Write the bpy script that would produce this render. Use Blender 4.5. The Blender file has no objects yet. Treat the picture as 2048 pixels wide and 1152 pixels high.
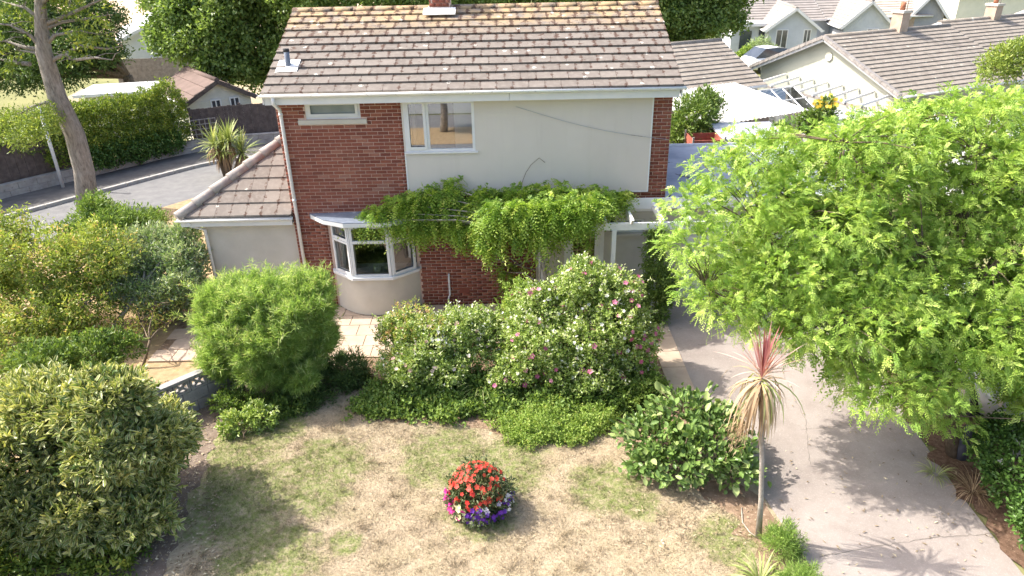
import bpy, math, random
import numpy as np
from mathutils import Matrix, Vector

# ------------------------------------------------------------------ camera, sky, sun, exposure
SC = bpy.context.scene
COL = SC.collection
FPX, TH, ROLL, CD, CH = 1420.0, math.radians(25.9), 0.02, 14.6, 7.49
cam_d = bpy.data.cameras.new('camera')
cam = bpy.data.objects.new('camera', cam_d)
COL.objects.link(cam)
_r = Vector((1, 0, 0)); _u = Vector((0, math.sin(TH), math.cos(TH))); _f = Vector((0, math.cos(TH), -math.sin(TH)))
_cx = _r * math.cos(ROLL) - _u * math.sin(ROLL)
_cy = _r * math.sin(ROLL) + _u * math.cos(ROLL)
_m = Matrix((( _cx.x, _cy.x, -_f.x, 0), (_cx.y, _cy.y, -_f.y, -CD), (_cx.z, _cy.z, -_f.z, CH), (0, 0, 0, 1)))
cam.matrix_world = _m
cam_d.sensor_width = 36.0
cam_d.lens = 36.0 * FPX / 2048.0
cam_d.clip_end = 3000
SC.camera = cam

SUN_TO = Vector((-2.3, 0.53, 2.65)).normalized()          # towards the sun
SUN_EL = math.asin(SUN_TO.z)
world = bpy.data.worlds.new('World'); SC.world = world; world.use_nodes = True
wn = world.node_tree
bg = wn.nodes['Background']
sky = wn.nodes.new('ShaderNodeTexSky'); sky.sky_type = 'NISHITA'; sky.sun_disc = False
sky.sun_elevation = SUN_EL
sky.sun_rotation = math.atan2(SUN_TO.x, SUN_TO.y)
sky.air_density = 0.9; sky.dust_density = 4.5; sky.ozone_density = 0.6
wn.links.new(sky.outputs[0], bg.inputs[0]); bg.inputs[1].default_value = 0.15
sl = bpy.data.lights.new('sun', 'SUN'); sl.energy = 3.0; sl.angle = math.radians(0.53); sl.color = (1.0, 0.94, 0.84)
so = bpy.data.objects.new('sun', sl); COL.objects.link(so)
so.rotation_euler = SUN_TO.to_track_quat('Z', 'Y').to_euler(); so.location = (-20, 5, 25)
SC.view_settings.view_transform = 'Standard'; SC.view_settings.look = 'None'
SC.view_settings.exposure = 1.46; SC.view_settings.gamma = 1.0

SC.cycles.diffuse_bounces = 6; SC.cycles.max_bounces = 12
rng = np.random.default_rng(11)
random.seed(5)

# ------------------------------------------------------------------ pixel -> direction helpers
def ray(u, v):
    du, dv = u - 1024, v - 576
    a, b = (du - ROLL * dv) / FPX, (dv + ROLL * du) / FPX
    return np.array([a, math.cos(TH) - b * math.sin(TH), -math.sin(TH) - b * math.cos(TH)])
CP = np.array([0, -CD, CH])
def onz(u, v, z=0.0):
    d = ray(u, v); return CP + d * ((z - CH) / d[2])
def ony(u, v, y=0.0):
    d = ray(u, v); return CP + d * ((y + CD) / d[1])

# ------------------------------------------------------------------ object helpers
def tag(o, label=None, cat=None, group=None, kind=None):
    if label: o['label'] = label
    if cat: o['category'] = cat
    if group: o['group'] = group
    if kind: o['kind'] = kind
    return o
def thing(name, label, cat, loc=(0, 0, 0), group=None):
    o = bpy.data.objects.new(name, None); COL.objects.link(o)
    o.location = loc; o.empty_display_size = 0.2
    return tag(o, label, cat, group)
def wloc(o):
    v = Vector((0, 0, 0))
    while o is not None:
        v += Vector(o.location); o = o.parent
    return v
def link(name, me, mat, parent=None, kind=None, loc=(0, 0, 0), world_coords=True):
    """one mesh object; vertices are in world coordinates unless world_coords is False"""
    o = bpy.data.objects.new(name, me); COL.objects.link(o)
    if mat is not None and not me.materials: me.materials.append(mat)
    if parent is not None: o.parent = parent
    o.location = Vector(loc) - (wloc(parent) if (parent is not None) else Vector((0, 0, 0)))
    if kind: o['kind'] = kind
    return o

class MB:
    def __init__(s): s.v = []; s.f = []; s.sm = []
    def add(s, vs, fs, smooth=False):
        b = len(s.v); s.v += [tuple(p) for p in vs]; s.f += [tuple(i + b for i in f) for f in fs]; s.sm += [smooth] * len(fs)
    def box(s, x0, x1, y0, y1, z0, z1, M=None):
        vs = [(x0, y0, z0), (x1, y0, z0), (x1, y1, z0), (x0, y1, z0), (x0, y0, z1), (x1, y0, z1), (x1, y1, z1), (x0, y1, z1)]
        if M is not None: vs = [M @ Vector(p) for p in vs]
        s.add(vs, [(0, 3, 2, 1), (4, 5, 6, 7), (0, 1, 5, 4), (1, 2, 6, 5), (2, 3, 7, 6), (3, 0, 4, 7)])
        return s
    def beam(s, a, b, w, h, up=(0, 0, 1)):
        a = Vector(a); b = Vector(b); d = (b - a); L = d.length; d.normalize()
        up = Vector(up); sd = d.cross(up)
        if sd.length < 1e-4: sd = Vector((1, 0, 0))
        sd.normalize(); u2 = sd.cross(d)
        M = Matrix(((d.x, sd.x, u2.x, a.x), (d.y, sd.y, u2.y, a.y), (d.z, sd.z, u2.z, a.z), (0, 0, 0, 1)))
        return s.box(0, L, -w / 2, w / 2, -h / 2, h / 2, M)
    def prism(s, poly, z0, z1, M=None):
        n = len(poly)
        vs = [(p[0], p[1], z0) for p in poly] + [(p[0], p[1], z1) for p in poly]
        if M is not None: vs = [M @ Vector(p) for p in vs]
        s.add(vs, [tuple(range(n - 1, -1, -1)), tuple(range(n, 2 * n))] + [(i, (i + 1) % n, n + (i + 1) % n, n + i) for i in range(n)])
        return s
    def tube(s, pts, rad, n=8, cap=True):
        pts = [Vector(p) for p in pts]
        if not hasattr(rad, '__len__'): rad = [rad] * len(pts)
        rings = []; prev = None
        for i, p in enumerate(pts):
            t = (pts[min(i + 1, len(pts) - 1)] - pts[max(i - 1, 0)]).normalized()
            if prev is None:
                a = Vector((0, 0, 1)) if abs(t.z) < .9 else Vector((1, 0, 0))
                e1 = t.cross(a).normalized()
            else:
                e1 = (prev - t * prev.dot(t)).normalized()
            prev = e1; e2 = t.cross(e1)
            rings.append([p + (e1 * math.cos(2 * math.pi * k / n) + e2 * math.sin(2 * math.pi * k / n)) * rad[i] for k in range(n)])
        vs = [q for r in rings for q in r]; fs = []
        for i in range(len(rings) - 1):
            for k in range(n):
                fs.append((i * n + k, i * n + (k + 1) % n, (i + 1) * n + (k + 1) % n, (i + 1) * n + k))
        s.add(vs, fs, True)
        if cap:
            b = len(s.v) - len(vs)
            s.f.append(tuple(b + k for k in range(n - 1, -1, -1))); s.sm.append(False)
            s.f.append(tuple(b + (len(rings) - 1) * n + k for k in range(n))); s.sm.append(False)
        return s
    def lathe(s, prof, c=(0, 0, 0), n=20):
        vs = []; fs = []
        for r, z in prof:
            for k in range(n):
                a = 2 * math.pi * k / n; vs.append((c[0] + r * math.cos(a), c[1] + r * math.sin(a), c[2] + z))
        for i in range(len(prof) - 1):
            for k in range(n):
                fs.append((i * n + k, i * n + (k + 1) % n, (i + 1) * n + (k + 1) % n, (i + 1) * n + k))
        s.add(vs, fs, True); return s
    def mesh(s, name='m'):
        me = bpy.data.meshes.new(name); me.from_pydata(s.v, [], s.f)
        if any(s.sm): me.polygons.foreach_set('use_smooth', s.sm)
        me.update(); return me
    def obj(s, name, mat, parent=None, kind=None):
        return link(name, s.mesh(name), mat, parent, kind)

def mesh_np(name, V, F, col=None, smooth=False):
    """V (n,3), F (m,k) all the same size"""
    me = bpy.data.meshes.new(name)
    V = np.asarray(V, np.float32); F = np.asarray(F, np.int32); m, k = F.shape
    me.vertices.add(len(V)); me.vertices.foreach_set('co', V.ravel())
    me.loops.add(m * k); me.loops.foreach_set('vertex_index', F.ravel())
    me.polygons.add(m); me.polygons.foreach_set('loop_start', np.arange(0, m * k, k, dtype=np.int32))
    try: me.polygons.foreach_set('loop_total', np.full(m, k, np.int32))
    except Exception: pass
    if col is not None:
        a = me.attributes.new('lc', 'FLOAT_COLOR', 'POINT'); a.data.foreach_set('color', np.asarray(col, np.float32).ravel())
    if smooth: me.polygons.foreach_set('use_smooth', np.ones(m, bool))
    me.update(calc_edges=True); me.validate(); return me

# ------------------------------------------------------------------ materials
def newmat(name):
    m = bpy.data.materials.new(name); m.use_nodes = True
    return m, m.node_tree, m.node_tree.nodes['Principled BSDF']
def nd(nt, t, **k):
    n = nt.nodes.new(t)
    for a, b in k.items(): setattr(n, a, b)
    return n
def ramp(nt, stops, fac=None, interp='LINEAR'):
    r = nd(nt, 'ShaderNodeValToRGB'); e = r.color_ramp.elements; r.color_ramp.interpolation = interp
    while len(e) < len(stops): e.new(0.5)
    for el, (p, c) in zip(e, stops): el.position = p; el.color = (c[0], c[1], c[2], 1)
    if fac is not None: nt.links.new(fac, r.inputs[0])
    return r.outputs[0]
def mixc(nt, fac, a, b, mode='MIX'):
    n = nd(nt, 'ShaderNodeMix', data_type='RGBA', blend_type=mode)
    for i, x in ((0, fac), (6, a), (7, b)):
        if isinstance(x, (int, float)): n.inputs[i].default_value = x
        elif isinstance(x, tuple): n.inputs[i].default_value = (x[0], x[1], x[2], 1)
        else: nt.links.new(x, n.inputs[i])
    return n.outputs[2]
def mth(nt, op, a, b=None, c=None, clamp=False):
    n = nd(nt, 'ShaderNodeMath', operation=op); n.use_clamp = clamp
    for i, x in enumerate((a, b, c)):
        if x is None: continue
        if isinstance(x, (int, float)): n.inputs[i].default_value = x
        else: nt.links.new(x, n.inputs[i])
    return n.outputs[0]
def noise(nt, scale, detail=4, rough=.6, vec=None, dist=0):
    n = nd(nt, 'ShaderNodeTexNoise'); n.inputs['Scale'].default_value = scale; n.inputs['Detail'].default_value = detail
    n.inputs['Roughness'].default_value = rough; n.inputs['Distortion'].default_value = dist
    if vec is None: vec = nd(nt, 'ShaderNodeNewGeometry').outputs['Position']
    nt.links.new(vec, n.inputs['Vector']); return n.outputs['Fac']
def smooth(nt, x, lo, hi):
    n = nd(nt, 'ShaderNodeMapRange', interpolation_type='SMOOTHSTEP')
    nt.links.new(x, n.inputs[0]); n.inputs[1].default_value = lo; n.inputs[2].default_value = hi
    return n.outputs[0]
def bump(nt, b, h, st=.3, d=.01):
    n = nd(nt, 'ShaderNodeBump'); n.inputs['Strength'].default_value = st; n.inputs['Distance'].default_value = d
    nt.links.new(h, n.inputs['Height']); nt.links.new(n.outputs[0], b.inputs['Normal'])
def surf(name, c1, c2, scale=6, rough=.8, bmp=.2, c3=None, s3=30, spec=.3, lo=.35, hi=.65, t3=(.6, .72), metal=0):
    m, nt, b = newmat(name)
    f = noise(nt, scale, 5)
    c = ramp(nt, [(lo, c1), (hi, c2)], f)
    if c3 is not None:
        c = mixc(nt, smooth(nt, noise(nt, s3, 4), *t3), c, c3)
    nt.links.new(c, b.inputs['Base Color']); b.inputs['Roughness'].default_value = rough
    b.inputs['Specular IOR Level'].default_value = spec; b.inputs['Metallic'].default_value = metal
    if bmp: bump(nt, b, noise(nt, scale * 8, 4), bmp)
    return m
def leafmat(name, stops, trans=.35, rough=.5, rim=None, spec=.35, under=None, rimw=(.5, .62), gain=1.3, pale=.10):
    stops = [(p, tuple(min(.8, (x * (1 - pale) + sum(c) / 3 * pale) * gain) for x in c)) for p, c in stops]
    m, nt, b = newmat(name)
    at = nd(nt, 'ShaderNodeAttribute', attribute_name='lc')
    sp = nd(nt, 'ShaderNodeSeparateColor'); nt.links.new(at.outputs['Color'], sp.inputs[0])
    c = ramp(nt, stops, sp.outputs[0])
    if rim is not None:
        c = mixc(nt, smooth(nt, sp.outputs[2], *rimw), c, rim)
    if under is not None:
        g = nd(nt, 'ShaderNodeNewGeometry'); c = mixc(nt, g.outputs['Backfacing'], c, under)
    nt.links.new(c, b.inputs['Base Color']); b.inputs['Roughness'].default_value = rough
    b.inputs['Specular IOR Level'].default_value = spec
    t = nd(nt, 'ShaderNodeBsdfTranslucent')
    c2 = mixc(nt, .75, c, (1.0, 1.0, .45), 'MULTIPLY'); nt.links.new(c2, t.inputs[0])
    ms = nd(nt, 'ShaderNodeMixShader'); ms.inputs[0].default_value = trans
    nt.links.new(b.outputs[0], ms.inputs[1]); nt.links.new(t.outputs[0], ms.inputs[2])
    nt.links.new(ms.outputs[0], nt.nodes['Material Output'].inputs[0])
    return m

M_white = surf('white_upvc', (.64, .65, .66), (.70, .70, .70), 3, .35, .03, (.62, .62, .6), 9, .4, t3=(.66, .8))
M_gutter = surf('weathered_gutter', (.72, .72, .71), (.82, .82, .81), 4, .45, .05, (.42, .41, .38), 14, .4, t3=(.6, .74))
M_render = surf('cream_render', (.49, .46, .405), (.54, .51, .455), 2.5, .9, .12, (.52, .49, .43), 3.5, .15, t3=(.6, .85))
def panel_mat():
    m, nt, b = newmat('painted_panel')
    c = ramp(nt, [(.3, (.575, .53, .48)), (.7, (.62, .575, .525))], noise(nt, .9, 5, .6))
    mp = nd(nt, 'ShaderNodeMapping'); mp.inputs['Scale'].default_value = (5.0, 1.0, .45)
    nt.links.new(nd(nt, 'ShaderNodeNewGeometry').outputs['Position'], mp.inputs[0])
    c = mixc(nt, mth(nt, 'MULTIPLY', smooth(nt, noise(nt, 1.0, 6, .7, mp.outputs[0]), .5, .75), .22), c, (.47, .43, .38))
    nt.links.new(c, b.inputs['Base Color']); b.inputs['Roughness'].default_value = .8; b.inputs['Specular IOR Level'].default_value = .2
    bump(nt, b, noise(nt, 25, 4), .06); return m
M_panel = panel_mat()
M_mortar = surf('mortar', (.55, .39, .32), (.66, .49, .41), 12, .95, .2)
M_lead = surf('lead_sheet', (.12, .145, .19), (.19, .22, .28), 5, .7, .1, (.34, .37, .42), 9, .3)
M_felt = surf('roofing_felt', (.28, .31, .36), (.46, .49, .54), 1.1, .85, .2, (.10, .10, .10), 2.2, .3, t3=(.6, .68))
M_wood_w = surf('white_painted_timber', (.76, .77, .78), (.84, .84, .83), 5, .6, .08, (.5, .47, .42), 12, .3, t3=(.64, .78))
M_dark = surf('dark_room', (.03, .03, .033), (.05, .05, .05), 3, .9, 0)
M_curtain = surf('curtain', (.50, .46, .38), (.62, .57, .48), 8, .9, 0)
M_blind = surf('pale_blind', (.45, .52, .52), (.58, .63, .63), 2, .9, 0)
def bark_mat(name, c0, c1, c2):
    m, nt, b = newmat(name)
    mp = nd(nt, 'ShaderNodeMapping'); mp.inputs['Scale'].default_value = (1, 1, .22); nt.links.new(nd(nt, 'ShaderNodeNewGeometry').outputs['Position'], mp.inputs[0])
    f = noise(nt, 16, 6, .75, mp.outputs[0], .6)
    c = ramp(nt, [(.32, c0), (.5, c1), (.68, c2)], f)
    c = mixc(nt, mth(nt, 'MULTIPLY', smooth(nt, noise(nt, 2.2, 4), .5, .7), .5), c, (.36, .345, .31))
    nt.links.new(c, b.inputs['Base Color']); b.inputs['Roughness'].default_value = .95; b.inputs['Specular IOR Level'].default_value = .15
    bump(nt, b, f, 1.0, .05); return m
M_bark = bark_mat('grey_bark', (.12, .105, .09), (.28, .25, .215), (.40, .37, .325))
M_bark2 = surf('brown_bark', (.10, .075, .05), (.20, .155, .11), 10, .95, .7)
M_barkl = surf('pale_bark', (.27, .24, .20), (.42, .38, .33), 8, .95, .6)
M_concrete = None

def brick_mat():
    m, nt, b = newmat('red_brick')
    oi = nd(nt, 'ShaderNodeObjectInfo'); at = nd(nt, 'ShaderNodeAttribute', attribute_name='lc')
    sp = nd(nt, 'ShaderNodeSeparateColor'); nt.links.new(at.outputs['Color'], sp.inputs[0])
    r = mth(nt, 'FRACT', mth(nt, 'ADD', oi.outputs['Random'], sp.outputs[0]))
    c = ramp(nt, [(0, (.17, .056, .040)), (.35, (.22, .073, .050)), (.75, (.25, .085, .057)), (.92, (.30, .12, .08)), (1, (.29, .14, .105))], r)
    c = mixc(nt, mth(nt, 'MULTIPLY', smooth(nt, noise(nt, 1.3, 4), .5, .8), .45), c, (.30, .14, .10))
    c = mixc(nt, mth(nt, 'MULTIPLY', smooth(nt, noise(nt, 60, 3), .5, .8), .45), c, (.13, .05, .04))
    nt.links.new(c, b.inputs['Base Color']); b.inputs['Roughness'].default_value = .9; b.inputs['Specular IOR Level'].default_value = .2
    bump(nt, b, noise(nt, 140, 3), .35, .004); return m
M_brick = brick_mat()

def tile_mat():
    m, nt, b = newmat('concrete_roof_tile')
    oi = nd(nt, 'ShaderNodeObjectInfo'); at = nd(nt, 'ShaderNodeAttribute', attribute_name='lc')
    sp = nd(nt, 'ShaderNodeSeparateColor'); nt.links.new(at.outputs['Color'], sp.inputs[0])
    g = nd(nt, 'ShaderNodeNewGeometry'); pos = g.outputs['Position']
    r = mth(nt, 'FRACT', mth(nt, 'ADD', oi.outputs['Random'], sp.outputs[0]))
    c = ramp(nt, [(0, (.15, .13, .115)), (.5, (.175, .153, .136)), (1, (.20, .177, .157))], r)
    c = mixc(nt, mth(nt, 'MULTIPLY', smooth(nt, noise(nt, 9, 5), .42, .7), .6), c, (.235, .21, .188))
    sx = nd(nt, 'ShaderNodeSeparateXYZ'); nt.links.new(pos, sx.inputs[0])
    # yellow-orange lichen grows thickest along the ridge
    hi = smooth(nt, sx.outputs[2], 5.66, 6.15)
    li = mth(nt, 'MULTIPLY', hi, smooth(nt, noise(nt, 3.2, 5), .30, .62))
    c = mixc(nt, mth(nt, 'MULTIPLY', li, .72), c, (.46, .32, .16))
    # brown-black moss at joints (local x runs across the tile) and in patches
    tc = nd(nt, 'ShaderNodeTexCoord'); so_ = nd(nt, 'ShaderNodeSeparateXYZ'); nt.links.new(tc.outputs['Object'], so_.inputs[0])
    edge = smooth(nt, mth(nt, 'ABSOLUTE', so_.outputs[0]), .07, .165)
    n1 = noise(nt, 11, 4, .65)
    thr = mth(nt, 'ADD', mth(nt, 'MULTIPLY', edge, .19), mth(nt, 'MULTIPLY', smooth(nt, sx.outputs[2], 4.9, 6.0), .10))
    mo = smooth(nt, mth(nt, 'ADD', n1, thr), .685, .735)
    c = mixc(nt, mth(nt, 'MULTIPLY', mo, .85), c, (.085, .05, .038))
    v = nd(nt, 'ShaderNodeTexVoronoi'); v.inputs['Scale'].default_value = 2.6; nt.links.new(pos, v.inputs['Vector'])
    wh = mth(nt, 'MULTIPLY', mth(nt, 'SUBTRACT', 1.0, smooth(nt, v.outputs['Distance'], .10, .16)), smooth(nt, noise(nt, 30, 3), .42, .55))
    c = mixc(nt, wh, c, (.55, .53, .48))
    nt.links.new(c, b.inputs['Base Color']); b.inputs['Roughness'].default_value = .93; b.inputs['Specular IOR Level'].default_value = .2
    bump(nt, b, noise(nt, 70, 4), .5, .006); return m
M_tile = tile_mat()
M_tile_g = surf('grey_brown_tile', (.20, .175, .15), (.28, .25, .215), 3, .95, .3, (.46, .44, .38), 5.0, .2, t3=(.64, .70))
M_tile_far = surf('pale_grey_tile', (.23, .21, .195), (.29, .265, .245), 2, .95, .1)

def glass_mat(name='window_glass', refl=.30, tint=(.75, .8, .8)):
    m, nt, b = newmat(name)
    fr = nd(nt, 'ShaderNodeFresnel'); fr.inputs[0].default_value = 1.5
    f = mth(nt, 'ADD', mth(nt, 'MULTIPLY', fr.outputs[0], 1.0), refl, clamp=True)
    t = nd(nt, 'ShaderNodeBsdfTransparent'); t.inputs[0].default_value = (*tint, 1)
    g = nd(nt, 'ShaderNodeBsdfGlossy'); g.inputs['Roughness'].default_value = .015; g.inputs[0].default_value = (.95, .97, 1, 1)
    ms = nd(nt, 'ShaderNodeMixShader'); nt.links.new(f, ms.inputs[0]); nt.links.new(t.outputs[0], ms.inputs[1]); nt.links.new(g.outputs[0], ms.inputs[2])
    nt.links.new(ms.outputs[0], nt.nodes['Material Output'].inputs[0]); return m
M_glass = glass_mat()
M_obscure = surf('obscure_glass', (.17, .21, .22), (.27, .31, .32), 1.5, .25, 0, spec=.6)
#@@GROUND
# ------------------------------------------------------------------ ground sheets
def rough_edge(pts, j=.05, st=.14):
    out = []
    for i in range(len(pts)):
        a, b = np.array(pts[i]), np.array(pts[(i + 1) % len(pts)]); L = np.linalg.norm(b - a); n = max(1, int(L / st)); nn = np.array([-(b - a)[1], (b - a)[0]]) / L
        for k in range(n):
            out.append(tuple(a + (b - a) * k / n + nn * rng.normal() * j))
    return out
def poly_sheet(name, pts, z, mat, kind='structure', parent=None, j=0):
    if j: pts = rough_edge(pts, j)
    mb = MB(); mb.add([(p[0], p[1], z) for p in pts], [tuple(range(len(pts)))])
    o = mb.obj(name, mat, parent)
    if kind: o['kind'] = kind
    return o
GREEN = [(onz(650, 930)[:2], .75), (onz(640, 990)[:2], .5), (onz(890, 915)[:2], .8), (onz(1010, 930)[:2], .75), (onz(1210, 975)[:2], .62), (onz(1280, 1010)[:2], .35), (onz(480, 1000)[:2], 1.0),
         (onz(470, 900)[:2], .8), (onz(690, 1085)[:2], .26), (onz(960, 1030)[:2], .55), (onz(530, 1120)[:2], .8), (onz(1460, 1080)[:2], .5), (onz(560, 860)[:2], .5)]
def lawn_color(nt, b, blades=False):
    g = nd(nt, 'ShaderNodeNewGeometry'); pos = g.outputs['Position']
    dry = ramp(nt, [(.25, (.30, .24, .165)), (.45, (.37, .305, .215)), (.62, (.41, .345, .25)), (.8, (.45, .38, .285))], noise(nt, 30, 5, .75))
    dry = mixc(nt, mth(nt, 'MULTIPLY', smooth(nt, noise(nt, 2.2, 5, .65), .42, .66), .7), dry, (.35, .295, .195))
    mot = ramp(nt, [(.3, (.68, .66, .62)), (.5, (1.0, .99, .97)), (.7, (1.2, 1.19, 1.18))], noise(nt, 11, 6, .8)); dry = mixc(nt, 1.0, dry, mot, 'MULTIPLY')
    grn = ramp(nt, [(.3, (.09, .13, .03)), (.55, (.16, .215, .05)), (.75, (.25, .29, .09))], noise(nt, 60, 4, .7))
    acc = None
    for (cx, cy), r in GREEN:
        vd = nd(nt, 'ShaderNodeVectorMath', operation='DISTANCE'); nt.links.new(pos, vd.inputs[0]); vd.inputs[1].default_value = (cx, cy, 0.0)
        w = mth(nt, 'SUBTRACT', 1.0, mth(nt, 'DIVIDE', vd.outputs['Value'], r * 1.35), clamp=True)
        acc = w if acc is None else mth(nt, 'MAXIMUM', acc, w)
    n1 = noise(nt, 3.5, 6, .72)
    f = smooth(nt, mth(nt, 'ADD', mth(nt, 'MULTIPLY', acc, .85), mth(nt, 'MULTIPLY', n1, 1.15)), .70, 1.02)
    f = mth(nt, 'MULTIPLY', f, mth(nt, 'MULTIPLY', smooth(nt, noise(nt, 9, 6, .8), .3, .62), .85))
    c = mixc(nt, f, dry, grn)
    if blades:
        at = nd(nt, 'ShaderNodeAttribute', attribute_name='lc'); sp = nd(nt, 'ShaderNodeSeparateColor'); nt.links.new(at.outputs['Color'], sp.inputs[0])
        c = mixc(nt, 1.0, c, ramp(nt, [(0, (.5, .5, .47)), (.5, (.95, .94, .92)), (1, (1.4, 1.36, 1.3))], sp.outputs[0]), 'MULTIPLY')
    nt.links.new(c, b.inputs['Base Color']); b.inputs['Roughness'].default_value = .95; b.inputs['Specular IOR Level'].default_value = .1
    return c
M_lawn, _nt, _b = newmat('parched_lawn'); lawn_color(_nt, _b); bump(_nt, _b, noise(_nt, 45, 5, .7), .8, .02)
M_blade, _nt, _b = newmat('grass_blade'); lawn_color(_nt, _b, True)
M_soil = surf('dry_soil', (.17, .115, .075), (.29, .205, .145), 7, .97, .8, (.40, .31, .23), 22, .1, t3=(.58, .7))
M_soil_l = surf('dusty_bed_soil', (.15, .115, .09), (.22, .175, .14), 6, .97, .7, (.46, .41, .35), 34, .1, t3=(.6, .68))
M_bark_mulch = surf('bark_mulch', (.10, .06, .04), (.19, .12, .085), 14, .97, .9, (.34, .25, .18), 40, .1, t3=(.62, .7))
M_dry = surf('dry_verge_grass', (.30, .21, .12), (.40, .30, .18), 7, .97, .6, (.22, .22, .08), 4, .1, t3=(.6, .75))
M_asph = surf('worn_asphalt', (.15, .15, .155), (.195, .195, .195), 3, .93, .15, (.16, .16, .16), 9, .25, t3=(.62, .75))
M_pave_dk = surf('dark_tarmac', (.10, .095, .095), (.14, .135, .13), 4, .95, .2)
M_kerb = surf('kerb_stone', (.34, .33, .31), (.44, .43, .41), 5, .9, .2)
M_field = surf('stubble_field', (.50, .38, .25), (.60, .47, .33), .06, .98, 0, (.42, .34, .2), .15, .1)
M_far = surf('rough_grass', (.16, .17, .07), (.26, .25, .12), .3, .98, .3, (.36, .31, .18), .12, .1)

def conc():
    m, nt, b = newmat('worn_concrete')
    c = ramp(nt, [(.3, (.225, .192, .175)), (.5, (.28, .243, .222)), (.7, (.325, .287, .265))], noise(nt, 1.1, 6, .65))
    c = mixc(nt, mth(nt, 'MULTIPLY', smooth(nt, noise(nt, 55, 4, .7), .5, .72), .5), c, (.44, .41, .38))
    c = mixc(nt, mth(nt, 'MULTIPLY', smooth(nt, noise(nt, 3.3, 5, .75), .56, .74), .6), c, (.22, .185, .165))
    v = noise(nt, 7.5, 5, .8); c = mixc(nt, mth(nt, 'MULTIPLY', smooth(nt, v, .64, .70), .55), c, (.54, .51, .48))
    nt.links.new(c, b.inputs['Base Color']); b.inputs['Roughness'].default_value = .9; b.inputs['Specular IOR Level'].default_value = .2
    bump(nt, b, noise(nt, 80, 4, .7), .35, .006); return m
M_concrete = conc()

mb = MB(); N = 24
mb.add([(-900, -900, -.03), (900, -900, -.03), (900, 900, -.03), (-900, 900, -.03)], [(0, 1, 2, 3)])
tag(mb.obj('ground', M_far), kind='structure')
poly_sheet('lawn', [(-7.6, -9.6), (4.4, -9.6), (4.1, -8), (3.55, -3.6), (2.9, -3.4), (2.9, -1.9), (-4.6, -1.9), (-5.4, -2.6), (-6.5, -3.9), (-7.6, -4.6)], 0.0, M_lawn)
poly_sheet('side_garden', [(-13.5, -9.6), (-7.6, -9.6), (-7.6, -4.55), (-6.5, -3.85), (-5.4, -2.55), (-4.6, -1.85), (-4.6, .2), (-6.9, .2), (-6.9, 5), (-9, 6.5), (-13.5, 1.8)], -.004, M_dry)
poly_sheet('back_garden', [(-4.7, 6), (20, 6), (20, 13), (-4.7, 13)], -.006, M_soil)
poly_sheet('driveway', [(3.3, 0.1), (3.3, -1.1), (3.33, -4.0), (3.9, -7.95), (4.25, -9.6), (7.1, -9.6), (6.55, -8.0), (6.6, -6.4), (6.75, -4.6), (7.3, -1.5), (7.5, .1)], .008, M_concrete)
# left and right planting beds
def blob_poly(pts, n=3):
    return pts
poly_sheet('shrub_bed', [(-7.6, -9.6), (-4.8, -9.6), (-4.75, -8.4), (-4.75, -7.2), (-4.95, -6.3), (-5.05, -5.2), (-5.0, -4.3), (-4.1, -3.9), (-3.3, -3.4), (-3.2, -2.3), (-5.2, -2.5), (-6.45, -3.85), (-7.6, -4.6)], .004, M_soil_l, j=.06)
poly_sheet('flower_bed', [(-3.0, -2.3), (3.0, -2.3), (2.95, -3.6), (3.5, -3.7), (3.6, -5.0), (1.9, -5.4), (1.4, -4.8), (.2, -5.1), (-.6, -4.65), (-1.4, -4.5), (-2.4, -4.4), (-2.7, -3.6)], .004, M_soil, j=.06)
poly_sheet('palm_bed', [(2.7, -6.2), (3.5, -6.0), (3.75, -7.2), (3.95, -8.2), (4.15, -9.6), (3.85, -9.6), (3.5, -8.3), (3.15, -7.0)], .005, M_soil, j=.07)
poly_sheet('mulch_bed', [(6.62, -6.0), (6.8, -4.6), (7.35, -1.5), (7.55, .1), (8.0, .1), (7.95, -4.2), (7.85, -6.5), (7.6, -9.6), (7.15, -9.6), (6.6, -8.0)], .012, M_bark_mulch, j=.05)
poly_sheet('neighbour_drive', [(7.95, -9.6), (14, -9.6), (14, 0), (7.95, 0)], .002, M_concrete)
poly_sheet('front_pavement', [(-40, -11.2), (40, -11.2), (40, -9.6), (-40, -9.6)], .0, M_concrete)
poly_sheet('front_road', [(-60, -14.8), (60, -14.8), (60, -11.25), (-60, -11.25)], -.02, M_asph)
poly_sheet('front_verge', [(-60, -17.8), (60, -17.8), (60, -14.8), (-60, -14.8)], -.01, M_dry)
poly_sheet('opposite_drive', [(-60, -20.5), (60, -20.5), (60, -17.8), (-60, -17.8)], -.015, M_asph)

# grass blades on the lawn: far too many to count
def inpoly(x, y, poly):
    c = np.zeros(len(x), bool); n = len(poly)
    for i in range(n):
        x0, y0 = poly[i]; x1, y1 = poly[(i + 1) % n]
        with np.errstate(divide='ignore', invalid='ignore'):
            k = ((y0 > y) != (y1 > y)) & (x < (x1 - x0) * (y - y0) / (y1 - y0 + 1e-12) + x0)
        c ^= k
    return c
LAWN = [(-4.9, -9.0), (3.85, -9.0), (3.55, -8.2), (3.2, -6.9), (2.5, -6.3), (3.6, -5.8), (1.9, -5.3), (1.4, -4.7), (.2, -5.0), (-.6, -4.55), (-1.4, -4.4), (-2.4, -4.3), (-2.9, -2.4), (-3.2, -3.3), (-4.0, -3.8), (-5.0, -4.2), (-5.0, -5.4), (-4.7, -6.4), (-4.3, -7.2)]
n = 300000
x = rng.uniform(-5.2, 3.8, n); y = rng.uniform(-9.0, -2.4, n)
k = inpoly(x, y, LAWN); x, y = x[k], y[k]; tx = rng.uniform(-4.8, 3.4, 230); ty = rng.uniform(-8.8, -4.4, 230); kk = inpoly(tx, ty, LAWN); tx, ty = tx[kk], ty[kk]
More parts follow.
